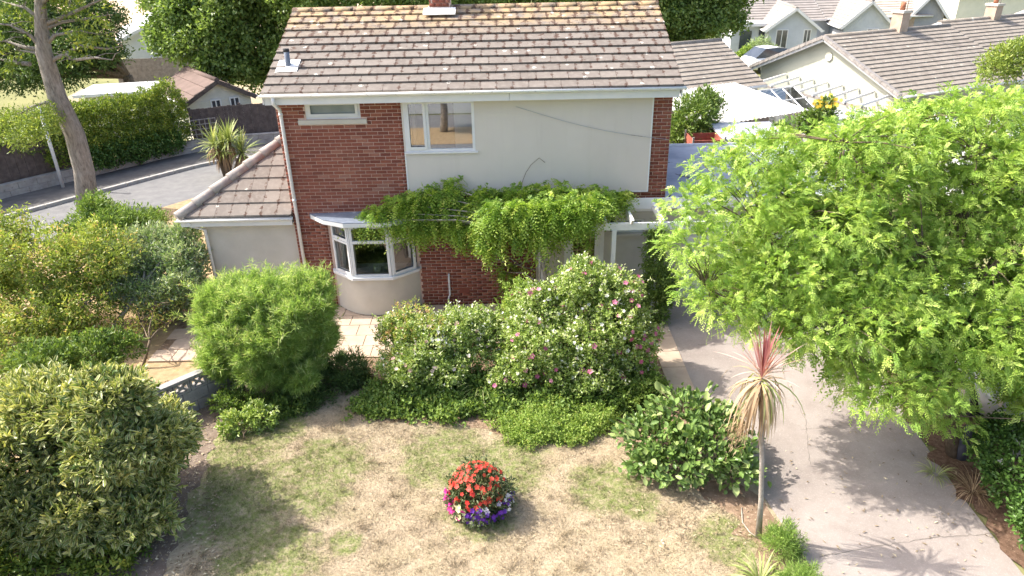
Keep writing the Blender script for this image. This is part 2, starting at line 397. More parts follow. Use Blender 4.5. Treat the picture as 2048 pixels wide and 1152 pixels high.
x = np.concatenate([x, np.repeat(tx, 45) + rng.normal(size=len(tx) * 45) * .028]); y = np.concatenate([y, np.repeat(ty, 45) + rng.normal(size=len(tx) * 45) * .028]); ntf = len(tx) * 45
n = len(x)
a = rng.uniform(0, 2 * np.pi, n); h = rng.uniform(.012, .036, n) * (1 + .5 * np.sin(x * 7 + 2 * np.sin(y * 3)) * np.sin(y * 8)); w = rng.uniform(.002, .0045, n); h[-ntf:] *= 2.0
lean = rng.uniform(.3, 2.2, n) * h; b = rng.uniform(0, 2 * np.pi, n)
V = np.zeros((n, 3, 3)); V[:, 0] = np.stack([x - np.cos(a) * w, y - np.sin(a) * w, np.full(n, -.001)], 1)
V[:, 1] = np.stack([x + np.cos(a) * w, y + np.sin(a) * w, np.full(n, -.001)], 1)
V[:, 2] = np.stack([x + np.cos(b) * lean, y + np.sin(b) * lean, h], 1)
col = np.repeat(np.stack([rng.random(n)] * 3 + [np.ones(n)], 1), 3, 0)
go = link('grass', mesh_np('grass', V.reshape(-1, 3), np.arange(3 * n).reshape(-1, 3), col), M_blade)
tag(go, 'short parched grass blades covering the front lawn', 'grass', kind='stuff')

# ------------------------------------------------------------------ road across on the left
WPL = np.array([(-32, -12.6), (-26, -4.3), (-17.06, 8.15), (-14.9, 11.2), (-13.5, 13.05), (-12.6, 13.95), (-11.4, 14.65), (-9.7, 15.05), (-4, 15.9), (2, 16.8)], float)
_sl = np.concatenate([[0], np.cumsum(np.linalg.norm(np.diff(WPL, axis=0), axis=1))]); _s0 = _sl[2]
def WP(s):
    q = s + _s0; return np.array([np.interp(q, _sl, WPL[:, 0]), np.interp(q, _sl, WPL[:, 1])])
def RP(s, t):
    a, b = WP(s - .6), WP(s + .6); d = (b - a) / (np.linalg.norm(b - a) + 1e-9); p = WP(s) + np.array([d[1], -d[0]]) * t
    return (p[0], p[1])
def strip(name, s0, s1, t0, t1, z, mat, n=40):
    ss = np.linspace(s0, s1, n); m = MB()
    m.add([(*RP(a, t), z) for a in ss for t in (t0, t1)], [(2 * i, 2 * i + 1, 2 * i + 3, 2 * i + 2) for i in range(n - 1)]); o = m.obj(name, mat); o['kind'] = 'structure'; return o
strip('side_road', -22, 14, 1.95, 5.25, -.012, M_asph)
strip('footway', -22, 18, -.1, 1.8, .09, M_pave_dk)
kb = thing('road_kerb', 'pale stone kerb between the dark footway and the side road', 'kerb', (*RP(5, 1.9), 0))
for i in range(26):
    s0 = -4 + i * .92
    m = MB(); p = [RP(s0, 1.8), RP(s0 + .9, 1.8), RP(s0 + .9, 1.93), RP(s0, 1.93)]
    m.prism(p, -.05, .10); m.obj('kerb_stone', M_kerb, kb)
strip('road_verge', -22, 12, 5.25, 8.6, .015, M_dry)
m = MB()
for s0 in (1.6,):
    m.prism([RP(s0, 4.3), RP(s0 + .9, 4.3), RP(s0 + .9, 4.37), RP(s0, 4.37)], -.012, -.006)
tag(m.obj('road_marking', M_kerb), kind='structure')
poly_sheet('stubble_field', [(-140, 48), (-14, 48), (-20, 160), (-180, 160)], -.01, M_field)

# ------------------------------------------------------------------ paving slabs
M_slab = surf('sandstone_slab', (.42, .325, .25), (.49, .39, .305), 3.5, .92, .25, (.40, .32, .25), 8, .15, t3=(.6, .75))
def slabs(name, cells, z=.006):
    root = MB(); xs = [c[0] for c in cells] + [c[1] for c in cells]; ys = [c[2] for c in cells] + [c[3] for c in cells]
    root.box(min(xs), max(xs), min(ys), max(ys), -.06, z)
    r = root.obj(name, M_soil); r['kind'] = 'structure'
    for (x0, x1, y0, y1) in cells:
        g = .007; dz = random.uniform(0, .006); mm = MB()
        cx, cy = (x0 + x1) / 2, (y0 + y1) / 2
        hx, hy = (x1 - x0) / 2 - g, (y1 - y0) / 2 - g
        mm.box(-hx, hx, -hy, hy, -.04, .022 + dz)
        link('paving_slab', mm.mesh('slab'), M_slab, r, loc=(cx, cy, z))
    return r
cells = []
for j in range(5):
    y1 = -.04 - j * .45; off = (.225 if j % 2 else 0)
    x = -7.4 + off
    while x < 2.8:
        if not (x + .22 > -2.0 and j > 3): cells.append((x, x + .45, y1 - .45, y1))
        x += .45
slabs('front_path', cells)
cells = []
for j in range(6):
    for i in range(1):
        y1 = -.5 - j * .6; cells.append((2.87 , 3.34, y1 - .6, y1))
slabs('drive_edge_path', cells, z=.010)

# hairline cracks and a construction joint in the drive
M_crack = surf('crack_dirt', (.15, .13, .11), (.21, .185, .16), 9, .97, 0)
drv = bpy.data.objects['driveway']
def crack(pts, w, name='crack'):
    P = [np.array(onz(u, v)[:2]) for u, v in pts]; Q = []
    for a, b in zip(P[:-1], P[1:]):
        n_ = max(2, int(np.linalg.norm(b - a) / .06))
        for k in range(n_): Q.append(a + (b - a) * k / n_ + rng.normal(size=2) * .008)
    Q.append(P[-1]); m = MB(); vs = []
    for i, q in enumerate(Q):
        t = Q[min(i + 1, len(Q) - 1)] - Q[max(i - 1, 0)]; t = t / (np.linalg.norm(t) + 1e-9); ww = w * rng.uniform(.5, 1.2)
        vs += [(q[0] - t[1] * ww, q[1] + t[0] * ww, .0125), (q[0] + t[1] * ww, q[1] - t[0] * ww, .0125)]
    m.add(vs, [(2 * i, 2 * i + 1, 2 * i + 3, 2 * i + 2) for i in range(len(Q) - 1)]); m.obj(name, M_crack, drv)
crack([(1640, 1115), (1720, 1098), (1810, 1085), (1880, 1075), (1990, 1068)], .004)
crack([(1395, 690), (1480, 688), (1580, 683), (1720, 684)], .008, 'joint')
crack([(1600, 860), (1680, 852), (1790, 850)], .0025)
crack([(1560, 700), (1570, 760), (1610, 840), (1620, 930)], .003)
# ------------------------------------------------------------------ brick house
HX0, HX1, WT = -4.73, 3.34, 4.69
house = thing('brick_house', 'two storey brick house with cream panel, tiled roof and bay window', 'house', (-.7, 3, 0))
RH = []
def wall_cells(x0, x1, z0, z1, holes):
    xs = sorted({x0, x1, *[h[0] for h in holes], *[h[1] for h in holes]}); zs = sorted({z0, z1, *[h[2] for h in holes], *[h[3] for h in holes]})
    xs = [a for a in xs if x0 <= a <= x1]; zs = [a for a in zs if z0 <= a <= z1]
    for i in range(len(xs) - 1):
        for j in range(len(zs) - 1):
            cx, cz = (xs[i] + xs[i + 1]) / 2, (zs[j] + zs[j + 1]) / 2
            if not any(h[0] < cx < h[1] and h[2] < cz < h[3] for h in holes):
                yield xs[i], xs[i + 1], zs[j], zs[j + 1]
W1 = (-2.14, -.70, 3.62, 4.66); W2 = (-4.14, -3.02, 4.32, 4.66); BAY = (-3.92, -2.12, .95, 2.16); DOOR = (1.18, 2.06, .0, 2.02); W3 = (2.30, 2.92, 1.72, 2.03)
HOLES = [W1, W2, BAY, DOOR, W3]
mb = MB()
for c in wall_cells(HX0, HX1, 0, WT, HOLES): mb.box(c[0], c[1], 0.0, .25, c[2], c[3])
fw = mb.obj('front_wall', M_mortar, house)
mb = MB(); mb.box(HX0, HX0 + .25, .251, 5.8, 0, WT); mb.box(HX1 - .25, HX1, .251, 5.8, 0, WT); mb.box(HX0, HX1, 5.801, 6.05, 0, WT)
for xa, xb in ((HX0, HX0 + .2), (HX1 - .2, HX1)):
    mb.add([(xa, 0, WT), (xb, 0, WT), (xb, 6, WT), (xa, 6, WT), (xa, 2.8, 5.93), (xb, 2.8, 5.93)], [(0, 4, 3), (1, 2, 5), (0, 1, 5, 4), (3, 4, 5, 2)])
mb.obj('side_wall', M_brick, house)
# bricks of the front wall
PANEL = (-2.18, 2.95, 2.68, 4.66)
def blocked(x0, x1, z0, z1, rects):
    return any(x0 < r[1] - .02 and x1 > r[0] + .02 and z0 < r[3] - .01 and z1 > r[2] + .01 for r in rects)
CREAM = (.55, 3.34, 0, 2.28)
BL = [W1, (W2[0] - .0, W2[1], W2[2], 4.7), (-4.30, -2.90, 4.22, 4.32), PANEL, CREAM, (-4.0, -2.06, .0, 2.2), DOOR]
bricks = []
ncourse = int(WT / .075)
for j in range(ncourse):
    z0 = j * .075; off = 0 if j % 2 else -.1125
    i = 0
    while True:
        x0 = HX0 + off + i * .225; x1 = x0 + .225; i += 1
        if x0 >= HX1: break
        a, b_ = max(x0, HX0), min(x1, HX1)
        # trim against openings, keeping the part outside
        segs = [(a, b_)]
        for r in BL:
            if z0 < r[3] - .03 and z0 + .075 > r[2] + .03:
                ns = []
                for s0, s1 in segs:
                    if s1 <= r[0] or s0 >= r[1]: ns.append((s0, s1)); continue
                    if s0 < r[0]: ns.append((s0, r[0]))
                    if s1 > r[1]: ns.append((r[1], s1))
                segs = ns
        for s0, s1 in segs:
            if s1 - s0 > .05: bricks.append((s0, s1, z0))
full = sorted([b for b in bricks if abs(b[1] - b[0] - .225) < 1e-3 and b[0] < -2.2 and b[2] > 2.25], key=lambda b: -b[2])[:296]
fullset = set(full)
bm_ = MB(); bm_.box(-.106, .106, -.009, .06, -.031, .031)
brick_me = bm_.mesh('brick'); brick_me.materials.append(M_brick)
for (s0, s1, z0) in full:
    o = bpy.data.objects.new('brick', brick_me); COL.objects.link(o); o.parent = fw
    o.location = Vector(((s0 + s1) / 2 + random.uniform(-.002, .002), random.uniform(-.002, .002), z0 + .0375)) - wloc(fw)
rest = [b for b in bricks if b not in fullset]
def brick_mass(name, items, parent):
    V = []; F = []; C = []
    for (P0, P1) in items:
        b = len(V); (x0, y0, z0), (x1, y1, z1) = P0, P1
        V += [(x0, y0, z0), (x1, y0, z0), (x1, y1, z0), (x0, y1, z0), (x0, y0, z1), (x1, y0, z1), (x1, y1, z1), (x0, y1, z1)]
        F += [tuple(b + i for i in f) for f in [(0, 3, 2, 1), (4, 5, 6, 7), (0, 1, 5, 4), (1, 2, 6, 5), (2, 3, 7, 6), (3, 0, 4, 7)]]
        r = random.random(); C += [(r, r, r, 1)] * 8
    return link(name, mesh_np(name, V, F, C), M_brick, parent, 'stuff')
brick_mass('brickwork', [((s0 + .0065, -.009 + random.uniform(-.002, .002), z0 + .0065), (s1 - .0065, .06, z0 + .0685)) for s0, s1, z0 in rest], fw)
# cream panel and cream ground floor render
mb = MB()
for c in wall_cells(*PANEL[:2], PANEL[2], PANEL[3], [W1]): mb.box(c[0], c[1], -.055, -.001, c[2], c[3])
mb.obj('cream_panel', M_panel, house)
mb = MB(); mb.box(PANEL[0], PANEL[0] + .03, -.062, -.056, PANEL[2], W1[2]); mb.box(PANEL[0], PANEL[1], -.064, -.0555, PANEL[2] - .025, PANEL[2]); mb.box(PANEL[1] - .03, PANEL[1], -.062, -.056, PANEL[2], PANEL[3])
mb.obj('panel_trim', M_white, house)
mb = MB()
for c in wall_cells(CREAM[0], CREAM[1], 0, 2.28, [DOOR, W3]): mb.box(c[0], c[1], -.03, -.0005, c[2], c[3])
mb.obj('cream_render', M_render, house)
# rooms behind the windows
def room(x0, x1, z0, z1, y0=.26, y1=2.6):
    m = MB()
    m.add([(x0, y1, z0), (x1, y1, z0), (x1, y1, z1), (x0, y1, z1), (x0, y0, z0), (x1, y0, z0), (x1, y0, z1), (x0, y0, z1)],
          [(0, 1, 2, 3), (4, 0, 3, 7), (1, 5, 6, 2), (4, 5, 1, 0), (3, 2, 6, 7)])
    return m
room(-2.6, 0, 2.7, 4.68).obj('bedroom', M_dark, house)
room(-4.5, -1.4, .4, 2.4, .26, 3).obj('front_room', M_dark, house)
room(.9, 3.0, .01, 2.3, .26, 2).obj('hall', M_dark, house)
# windows
def window(name, x0, x1, z0, z1, yf, bars, fw_=.06, depth=.07, sash=(), glass=None, label=None, ydir=0):
    f = MB(); y0, y1 = yf, yf + depth
    f.box(x0, x1, y0, y1, z0, z0 + fw_); f.box(x0, x1, y0, y1, z1 - fw_, z1)
    f.box(x0, x0 + fw_, y0, y1, z0 + fw_, z1 - fw_); f.box(x1 - fw_, x1, y0, y1, z0 + fw_, z1 - fw_)
    for bx in bars: f.box(bx - fw_ / 2, bx + fw_ / 2, y0, y1, z0 + fw_, z1 - fw_)
    for s in sash:
        a, b_, c, d = s; w = .055
        f.box(a, b_, y0 - .018, y0 - .001, c, c + w); f.box(a, b_, y0 - .018, y0 - .001, d - w, d)
        f.box(a, a + w, y0 - .018, y0 - .001, c + w, d - w); f.box(b_ - w, b_, y0 - .018, y0 - .001, c + w, d - w)
    w = f.obj('window', M_white, house)
    if label: w['label'] = label
    xs = [x0 + fw_] + [v for b_ in bars for v in (b_ - fw_ / 2, b_ + fw_ / 2)] + [x1 - fw_]
    for i in range(0, len(xs), 2):
        g = MB(); g.add([(xs[i], y0 + .03, z0 + fw_), (xs[i + 1], y0 + .03, z0 + fw_), (xs[i + 1], y0 + .03, z1 - fw_), (xs[i], y0 + .03, z1 - fw_)], [(0, 1, 2, 3)])
        g.obj('pane', glass or M_glass, w)
    return w
w = window('window', *W1, -.06, [-1.66], .055, .08, sash=[(-2.09, -1.69, 3.67, 4.66)], label='bedroom window with a narrow casement and a wide fixed pane')
m = MB(); m.box(W1[0] - .02, W1[1] + .05, -.10, -.0605, W1[2] - .035, W1[2] - .002); m.obj('sill', M_white, w)
w = window('window', *W2, .02, [], .06, .08, sash=[(-4.09, -3.07, 4.37, 4.66)], glass=M_obscure, label='small high window with obscured glass')
m = MB(); m.box(-4.30, -2.90, -.05, .02, 4.225, 4.315); m.obj('sill', M_render, w)
w = window('window', *W3, .0, [], .05, .08, glass=M_obscure, label='small top-hung window beside the front door')
m = MB(); m.box(2.26, 2.97, -.09, -.031, 1.64, 1.70); m.obj('sill', M_render, w)
# things seen through the bedroom window
m = MB(); m.box(-2.05, -1.98, .5, .55, 3.0, 4.66); m.obj('curtain', M_curtain, house)
m = MB(); m.box(-1.15, -.72, .45, .5, 3.0, 4.66); m.obj('curtain', M_blind, house)
# front door with leaded lights
d = MB(); x0, x1, z0, z1 = DOOR
d.box(x0, x0 + .08, -.02, .08, 0, z1); d.box(x1 - .08, x1, -.02, .08, 0, z1); d.box(x0 + .08, x1 - .08, -.02, .08, z1 - .08, z1)
d.box(x0 + .081, x1 - .081, .01, .06, 0.02, .35)
d.box(x0 + .081, x0 + .2, .01, .06, .351, z1 - .081); d.box(x1 - .2, x1 - .081, .01, .06, .351, z1 - .081); d.box(x0 + .2, x1 - .2, .01, .06, z1 - .2, z1 - .081)
door = d.obj('door', M_wood_w, house)
M_brass = surf('brass_came', (.55, .46, .25), (.62, .52, .3), 5, .4, 0, metal=.6)
M_amber = surf('door_lining', (.28, .17, .08), (.36, .22, .11), 4, .8, 0)
g = MB(); g.add([(x0 + .2, .03, .36), (x1 - .2, .03, .36), (x1 - .2, .03, z1 - .2), (x0 + .2, .03, z1 - .2)], [(0, 1, 2, 3)]); g.obj('pane', M_glass, door)
g = MB()
for bx in (x0 + .3, x1 - .3): g.box(bx - .008, bx + .008, .012, .028, .352, z1 - .2)
for bz in (.7, 1.0, 1.3, 1.6): g.box(x0 + .2, x1 - .2, .013, .0275, bz - .008, bz + .008)
g.obj('leading', M_brass, door)
g = MB(); g.box(x0 + .1, x1 - .1, .3, .33, .4, 1.75); g.obj('inner_curtain', M_amber, door)
m = MB(); m.tube([(x1 - .13, -.0, 1.0), (x1 - .13, -.05, 1.0), (x1 - .22, -.05, 1.0)], .012); m.obj('handle', M_brass, door)

# bay window: curved rendered base, three-sided frame, lead flat roof
bay = MB(); bx0, bx1 = -3.96, -2.08; bc = (bx0 + bx1) / 2
def arc(k, n, out, half): 
    t = -1 + 2 * k / n; return (bc + half * t, -out * (1 - abs(t) ** 2.3))
n = 14
pl = [arc(k, n, .52, .94) for k in range(n + 1)]
bay.add([(x, y - .012, z) for z in (.05, .93) for x, y in pl], [(i, i + 1, n + 2 + i, n + 1 + i) for i in range(n)], True)
bay_o = bay.obj('bay_window', M_render, house)
m = MB(); pk = [arc(k, n, .51, .93) for k in range(n + 1)]
m.add([(x, y, z) for z in (-.01, .052) for x, y in pk], [(i, i + 1, n + 2 + i, n + 1 + i) for i in range(n)], True); m.obj('plinth', M_pave_dk, bay_o)
fp = [(-3.90, -.08), (-3.44, -.50), (-2.62, -.50), (-2.14, -.08)]
sp = [(-4.02, -.0), (-3.98, -.13), (-3.47, -.58), (-2.59, -.58), (-2.06, -.13), (-2.02, -.0)]
m = MB(); m.prism(sp, .93, .985); m.obj('sill', M_white, bay_o)
m = MB(); m.prism([(-3.9, .0), *fp, (-2.14, .0)], 2.165, 2.20); m.obj('ceiling_board', M_white, bay_o)
rp = [(-4.36, -.012), (-4.33, -.05), (-3.98, -.42), (-3.5, -.66), (-2.6, -.66), (-2.1, -.42), (-1.72, -.05), (-1.70, -.005)]
m = MB(); m.add([(x, y, 2.215) for x, y in rp] + [(x, y, 2.30 + (.05 if y > -.01 else 0)) for x, y in rp],
                [tuple(range(7, -1, -1)), tuple(range(8, 16))] + [(i, (i + 1) % 8, 8 + (i + 1) % 8, 8 + i) for i in range(8)]); m.obj('lead_roof', M_lead, bay_o)
m = MB(); rp2 = [(p[0] * 1.0, p[1] - .012) for p in rp[1:-1]]
m.add([(x, y, z) for z in (2.20, 2.29) for x, y in rp2], [(i, i + 1, len(rp2) + i + 1, len(rp2) + i) for i in range(len(rp2) - 1)]); m.obj('roof_edge', M_white, bay_o)
for i in range(3):
    a, b_ = Vector((*fp[i], 0)), Vector((*fp[i + 1], 0)); L = (b_ - a).length; d = (b_ - a).normalized(); nn = Vector((d.y, -d.x, 0))
    Mx = Matrix(((d.x, -nn.x, 0, a.x), (d.y, -nn.y, 0, a.y), (0, 0, 1, 0), (0, 0, 0, 1)))
    f = MB(); w_ = .055; z0, z1, zt = .986, 2.165, 1.80
    for q in [(0, L, z0, z0 + w_), (0, L, z1 - w_, z1), (0, L, zt - .03, zt + .03)]: f.box(q[0], q[1], -.03, .03, q[2], q[3], Mx)
    for q in [(0, w_), (L - w_, L)]:
        f.box(q[0], q[1], -.03, .03, z0 + w_, zt - .03, Mx); f.box(q[0], q[1], -.03, .03, zt + .03, z1 - w_, Mx)
    if i != 1:
        for (c0, c1) in ((z0 + .03, zt - .01), (zt + .01, z1 - .03)):
            e = .05; f.box(.03, L - .03, -.048, -.031, c0, c0 + e, Mx); f.box(.03, L - .03, -.048, -.031, c1 - e, c1, Mx)
            f.box(.03, .03 + e, -.048, -.031, c0 + e, c1 - e, Mx); f.box(L - .03 - e, L - .03, -.048, -.031, c0 + e, c1 - e, Mx)
    fo = f.obj('frame', M_white, bay_o)
    for (c0, c1) in ((z0 + w_, zt - .03), (zt + .03, z1 - w_)):
        g = MB(); g.add([Mx @ Vector(p) for p in [(w_, 0, c0), (L - w_, 0, c0), (L - w_, 0, c1), (w_, 0, c1)]], [(0, 1, 2, 3)]); g.obj('pane', M_glass, bay_o)
m = MB(); 
for k in range(9): m.box(-3.86 + k * .045, -3.86 + k * .045 + .03, -.02 - (k % 2) * .02, .0 - (k % 2) * .02 + .02, 1.0, 2.1)
m.obj('curtain', M_curtain, bay_o)
m = MB(); m.box(-3.95, -2.1, -.05, .25, .935, .98); m.obj('window_board', M_white, bay_o)
pot = thing('house_plant', 'small green plant in a white pot inside the bay window', 'plant', (-2.98, -.2, .985))
m = MB(); m.lathe([(0, 0), (.075, 0), (.095, .14), (.085, .14), (.08, .1), (0, .1)], (-2.98, -.2, .985), 14); m.obj('pot', M_white, pot)

# left single-storey extension with hipped roof
EX0, EY = -6.78, .12
m = MB(); m.box(EX0, HX0 - .001, EY, EY + .2, 0, 2.2); m.box(EX0, EX0 + .2, EY + .201, 4.5, 0, 2.2); m.obj('extension_wall', M_render, house)
TANH = .62
def hipz(t): return 2.28 + t * TANH
hx, hy = -7.16, -.12
roof2 = MB(); T = HX0 - hx
roof2.add([(hx, hy, 2.25), (HX0, hy, 2.25), (HX0, hy + T, hipz(T) - .03), (hx, hy + 2 * T, 2.25)], [(0, 1, 2), (0, 2, 3)])
roof2_o = roof2.obj('extension_roof', M_tile_g, house)
nc = 8; slope = T / nc
for j in range(nc):
    ya, yb = hy + j * slope, hy + (j + 1) * slope + .03
    xl0, xl1 = hx + j * slope, hx + (j + 1) * slope
    xs = np.arange(HX0, hx - .4, -.33)
    for i in range(len(xs) - 1):
        xr, xl = xs[i], xs[i + 1] + .006
        if xr < xl0 + .05: continue
        za, zb = hipz(j * slope) + .045, hipz((j + 1) * slope + .03) + .008
        la, lb = max(xl, xl0 + .03), max(xl, min(xl1 + .03, xr - .01))
        if lb >= xr: lb = xr - .01
        t_ = .034; m = MB()
        m.add([(la, ya, za - t_), (xr, ya, za - t_), (xr, yb, zb - t_), (lb, yb, zb - t_), (la, ya, za), (xr, ya, za), (xr, yb, zb), (lb, yb, zb)],
              [(0, 3, 2, 1), (4, 5, 6, 7), (0, 1, 5, 4), (1, 2, 6, 5), (2, 3, 7, 6), (3, 0, 4, 7)])
        cxx = (la + xr) / 2; me = m.mesh('tile')
        me.transform(Matrix.Translation((-cxx, -ya, -za))); link('roof_tile', me, M_tile, roof2_o, loc=(cxx, ya, za))
M_hip = surf('hip_tile', (.30, .27, .25), (.42, .38, .35), 6, .95, .3, (.5, .46, .36), 9, .2)
k = 0
for i in range(8):
    t0, t1 = i * T / 8 - .02, (i + 1) * T / 8
    m = MB(); m.tube([(hx + t0, hy + t0, hipz(t0) + .045), (hx + t1, hy + t1, hipz(t1) + .02)], [.115, .105], 10); m.obj('hip_tile', M_hip, roof2_o)
def gutter(a, b, r=.06, name='gutter', parent=None, mat=None):
    a = Vector(a); b = Vector(b); d = (b - a).normalized(); sd = d.cross(Vector((0, 0, 1))); n_ = 8; vs = []; fs = []
    for q, rr in ((a, r), (b, r)):
        for k in range(n_ + 1):
            an = math.pi * k / n_; vs.append(q + sd * math.cos(an) * rr + Vector((0, 0, -1)) * math.sin(an) * rr)
    for q, rr in ((a, r * .86), (b, r * .86)):
        for k in range(n_ + 1):
            an = math.pi * k / n_; vs.append(q + sd * math.cos(an) * rr + Vector((0, 0, -1)) * math.sin(an) * rr)
    N1 = n_ + 1
    for k in range(n_): fs += [(k, k + 1, N1 + k + 1, N1 + k), (2 * N1 + k, 3 * N1 + k, 3 * N1 + k + 1, 2 * N1 + k + 1), (k, 2 * N1 + k, 2 * N1 + k + 1, k + 1), (N1 + k, N1 + k + 1, 3 * N1 + k + 1, 3 * N1 + k)]
    fs += [(0, N1, 3 * N1, 2 * N1), (n_, 2 * N1 + n_, 3 * N1 + n_, N1 + n_)]
    m = MB(); m.add(vs, fs, True); return m.obj(name, mat or M_gutter, parent or house)
gutter((hx - .05, hy - .03, 2.26), (HX0 + .02, hy - .03, 2.26), .062)
m = MB(); m.box(hx + .02, HX0 - .002, hy + .01, hy + .04, 2.08, 2.26); m.box(hx + .02, HX0 - .002, hy + .041, EY, 2.10, 2.12); m.obj('extension_fascia', M_white, house)
m = MB(); m.tube([(-6.95, -.14, 2.2), (-6.95, -.1, 2.1), (-6.72, .05, 1.95), (-6.72, .05, .02)], .036); m.obj('downpipe', M_white, house)

# main roof
EVY, EVZ, RY, RZ = -.36, 4.905, 2.78, 6.215
RX0, RX1 = -4.86, 3.45
sl_len = math.hypot(RY - EVY, RZ - EVZ); pit = math.atan2(RZ - EVZ, RY - EVY)
m = MB(); m.add([(RX0 + .03, EVY + .02, EVZ - .04), (RX1 - .03, EVY + .02, EVZ - .04), (RX1 - .03, RY, RZ - .04), (RX0 + .03, RY, RZ - .04), (RX1 - .03, 2 * RY - EVY, EVZ - .04), (RX0 + .03, 2 * RY - EVY, EVZ - .04)], [(0, 1, 2, 3), (3, 2, 4, 5)])
roof = m.obj('roof', M_tile_g, house)
NC, TW = 11, .3195
gauge = (sl_len - .06) / NC
tm = MB(); Lt = gauge + .045
tm.add([(-TW / 2 + .003, 0, -.005), (TW / 2 - .003, 0, -.005), (TW / 2 - .003, Lt, -.026), (-TW / 2 + .003, Lt, -.026), (-TW / 2 + .003, 0, .044), (TW / 2 - .003, 0, .044), (TW / 2 - .003, Lt, .0), (-TW / 2 + .003, Lt, .0)],
       [(0, 3, 2, 1), (4, 5, 6, 7), (0, 1, 5, 4), (1, 2, 6, 5), (2, 3, 7, 6), (3, 0, 4, 7)])
tile_me = tm.mesh('tile'); tile_me.materials.append(M_tile)
ntile = 26
for j in range(NC):
    off = 0 if j % 2 else TW * .5
    sx = j * gauge
    for i in range(ntile + (1 if j % 2 == 0 else 0)):
        cx = RX0 + TW / 2 + i * TW - (TW / 2 if j % 2 == 0 else 0); sc = 1.0
        x0, x1 = max(RX0, cx - TW / 2), min(RX1, cx + TW / 2)
        if x1 - x0 < .05: continue
        sc = (x1 - x0) / TW; cx = (x0 + x1) / 2
        o = bpy.data.objects.new('roof_tile', tile_me); COL.objects.link(o); o.parent = roof
        o.location = Vector((cx, EVY + sx * math.cos(pit), EVZ + sx * math.sin(pit) + random.uniform(-.003, .004))) - wloc(roof)
        o.rotation_euler = (pit + random.uniform(-.006, .006), random.uniform(-.008, .008), random.uniform(-.006, .006)); o.scale = (sc, 1, 1)
m = MB(); rt = MB(); rt.tube([(-.16, 0, 0), (.165, 0, .0)], [.125, .122], 12); ridge_me = rt.mesh('ridge'); ridge_me.materials.append(M_tile)
nr = 18; rw = (RX1 - RX0) / nr
for i in range(nr):
    o = bpy.data.objects.new('ridge_tile', ridge_me); COL.objects.link(o); o.parent = roof; o.scale = (rw / .325, 1.25, .6)
    o.location = Vector((RX0 + rw * (i + .5), RY, RZ - .03)) - wloc(roof)
# verge boards, fascia, gutter, downpipe
for xa in (RX0 + .01, RX1 - .035):
    m = MB(); m.add([(xa, EVY, EVZ - .20), (xa + .025, EVY, EVZ - .20), (xa + .025, RY, RZ - .20), (xa, RY, RZ - .20), (xa, EVY, EVZ - .02), (xa + .025, EVY, EVZ - .02), (xa + .025, RY, RZ - .02), (xa, RY, RZ - .02)],
          [(0, 3, 2, 1), (4, 5, 6, 7), (0, 1, 5, 4), (1, 2, 6, 5), (2, 3, 7, 6), (3, 0, 4, 7)])
    m.obj('bargeboard', M_white, house)
for xa, xb in ((RX0 + .04, .02), (.026, RX1 - .06)):
    m = MB(); m.box(xa, xb, EVY + .02, EVY + .045, WT, EVZ - .03); m.obj('fascia', M_white, house)
m = MB(); m.box(RX0 + .04, RX1 - .06, EVY + .046, -.0, WT - .0, WT + .02); m.obj('soffit', M_white, house)
gutter((RX0 - .02, EVY - .045, EVZ - .0), (RX1 + .05, EVY - .045, EVZ - .0), .062)
m = MB(); m.tube([(-4.62, EVY - .05, 4.86), (-4.62, EVY - .05, 4.72), (-4.62, -.09, 4.55), (-4.62, -.07, 4.4), (-4.62, -.07, .05)], .036, 10); dp = m.obj('downpipe', M_white, house)
for z in (4.42, 2.6, .9):
    m = MB(); m.tube([(-4.62, -.07, z), (-4.62, -.07, z + .05)], .045, 10); m.obj('pipe_clip', M_white, dp)
# chimney stack with flashing
ch = MB(); ch.box(-1.72, -1.27, RY - .22, RY + .22, 5.8, 7.2); cho = ch.obj('chimney', M_mortar, house)
its = []
for j in range(18):
    z0 = 5.86 + j * .075
    for i in range(3):
        x0 = -1.72 + i * .15 + (0 if j % 2 else .075) - .02; x1 = min(x0 + .15, -1.262); x0 = max(x0, -1.728)
        if x1 - x0 > .03:
            its.append(((x0 + .004, RY - .232, z0 + .005), (x1 - .004, RY - .18, z0 + .07)))
            its.append(((-1.732, RY - .228 + i * .15, z0 + .005), (-1.70, RY - .228 + i * .15 + .142, z0 + .07)))
brick_mass('brickwork', its, cho)
m = MB(); m.box(-1.78, -1.21, RY - .27, RY - .233, 5.93, 6.22); m.box(-1.76, -1.733, RY - .24, RY + .2, 6.0, 6.24)
Mr = Matrix.Translation((-1.5, RY - .25, RZ - .075)) @ Matrix.Rotation(pit, 4, 'X'); m.box(-.36, .36, -.28, .02, .055, .075, Mr); m.obj('flashing', M_gutter, cho)
# soil vent flue
fz = EVZ + (.55 - EVY) * math.tan(pit)
m = MB(); m.tube([(-4.5, .55, fz - .1), (-4.5, .55, fz + .34)], .055, 12); fl = m.obj('vent_flue', M_lead, house)
m = MB(); Mr = Matrix.Translation((-4.5, .55, fz + .028)) @ Matrix.Rotation(pit, 4, 'X'); m.box(-.22, .22, -.24, .2, 0.0, .014, Mr); m.obj('flashing', M_gutter, fl)
m = MB(); m.tube([(-4.5, .55, fz + .30), (-4.5, .55, fz + .36)], .062, 12); m.obj('cowl', M_dark, fl)
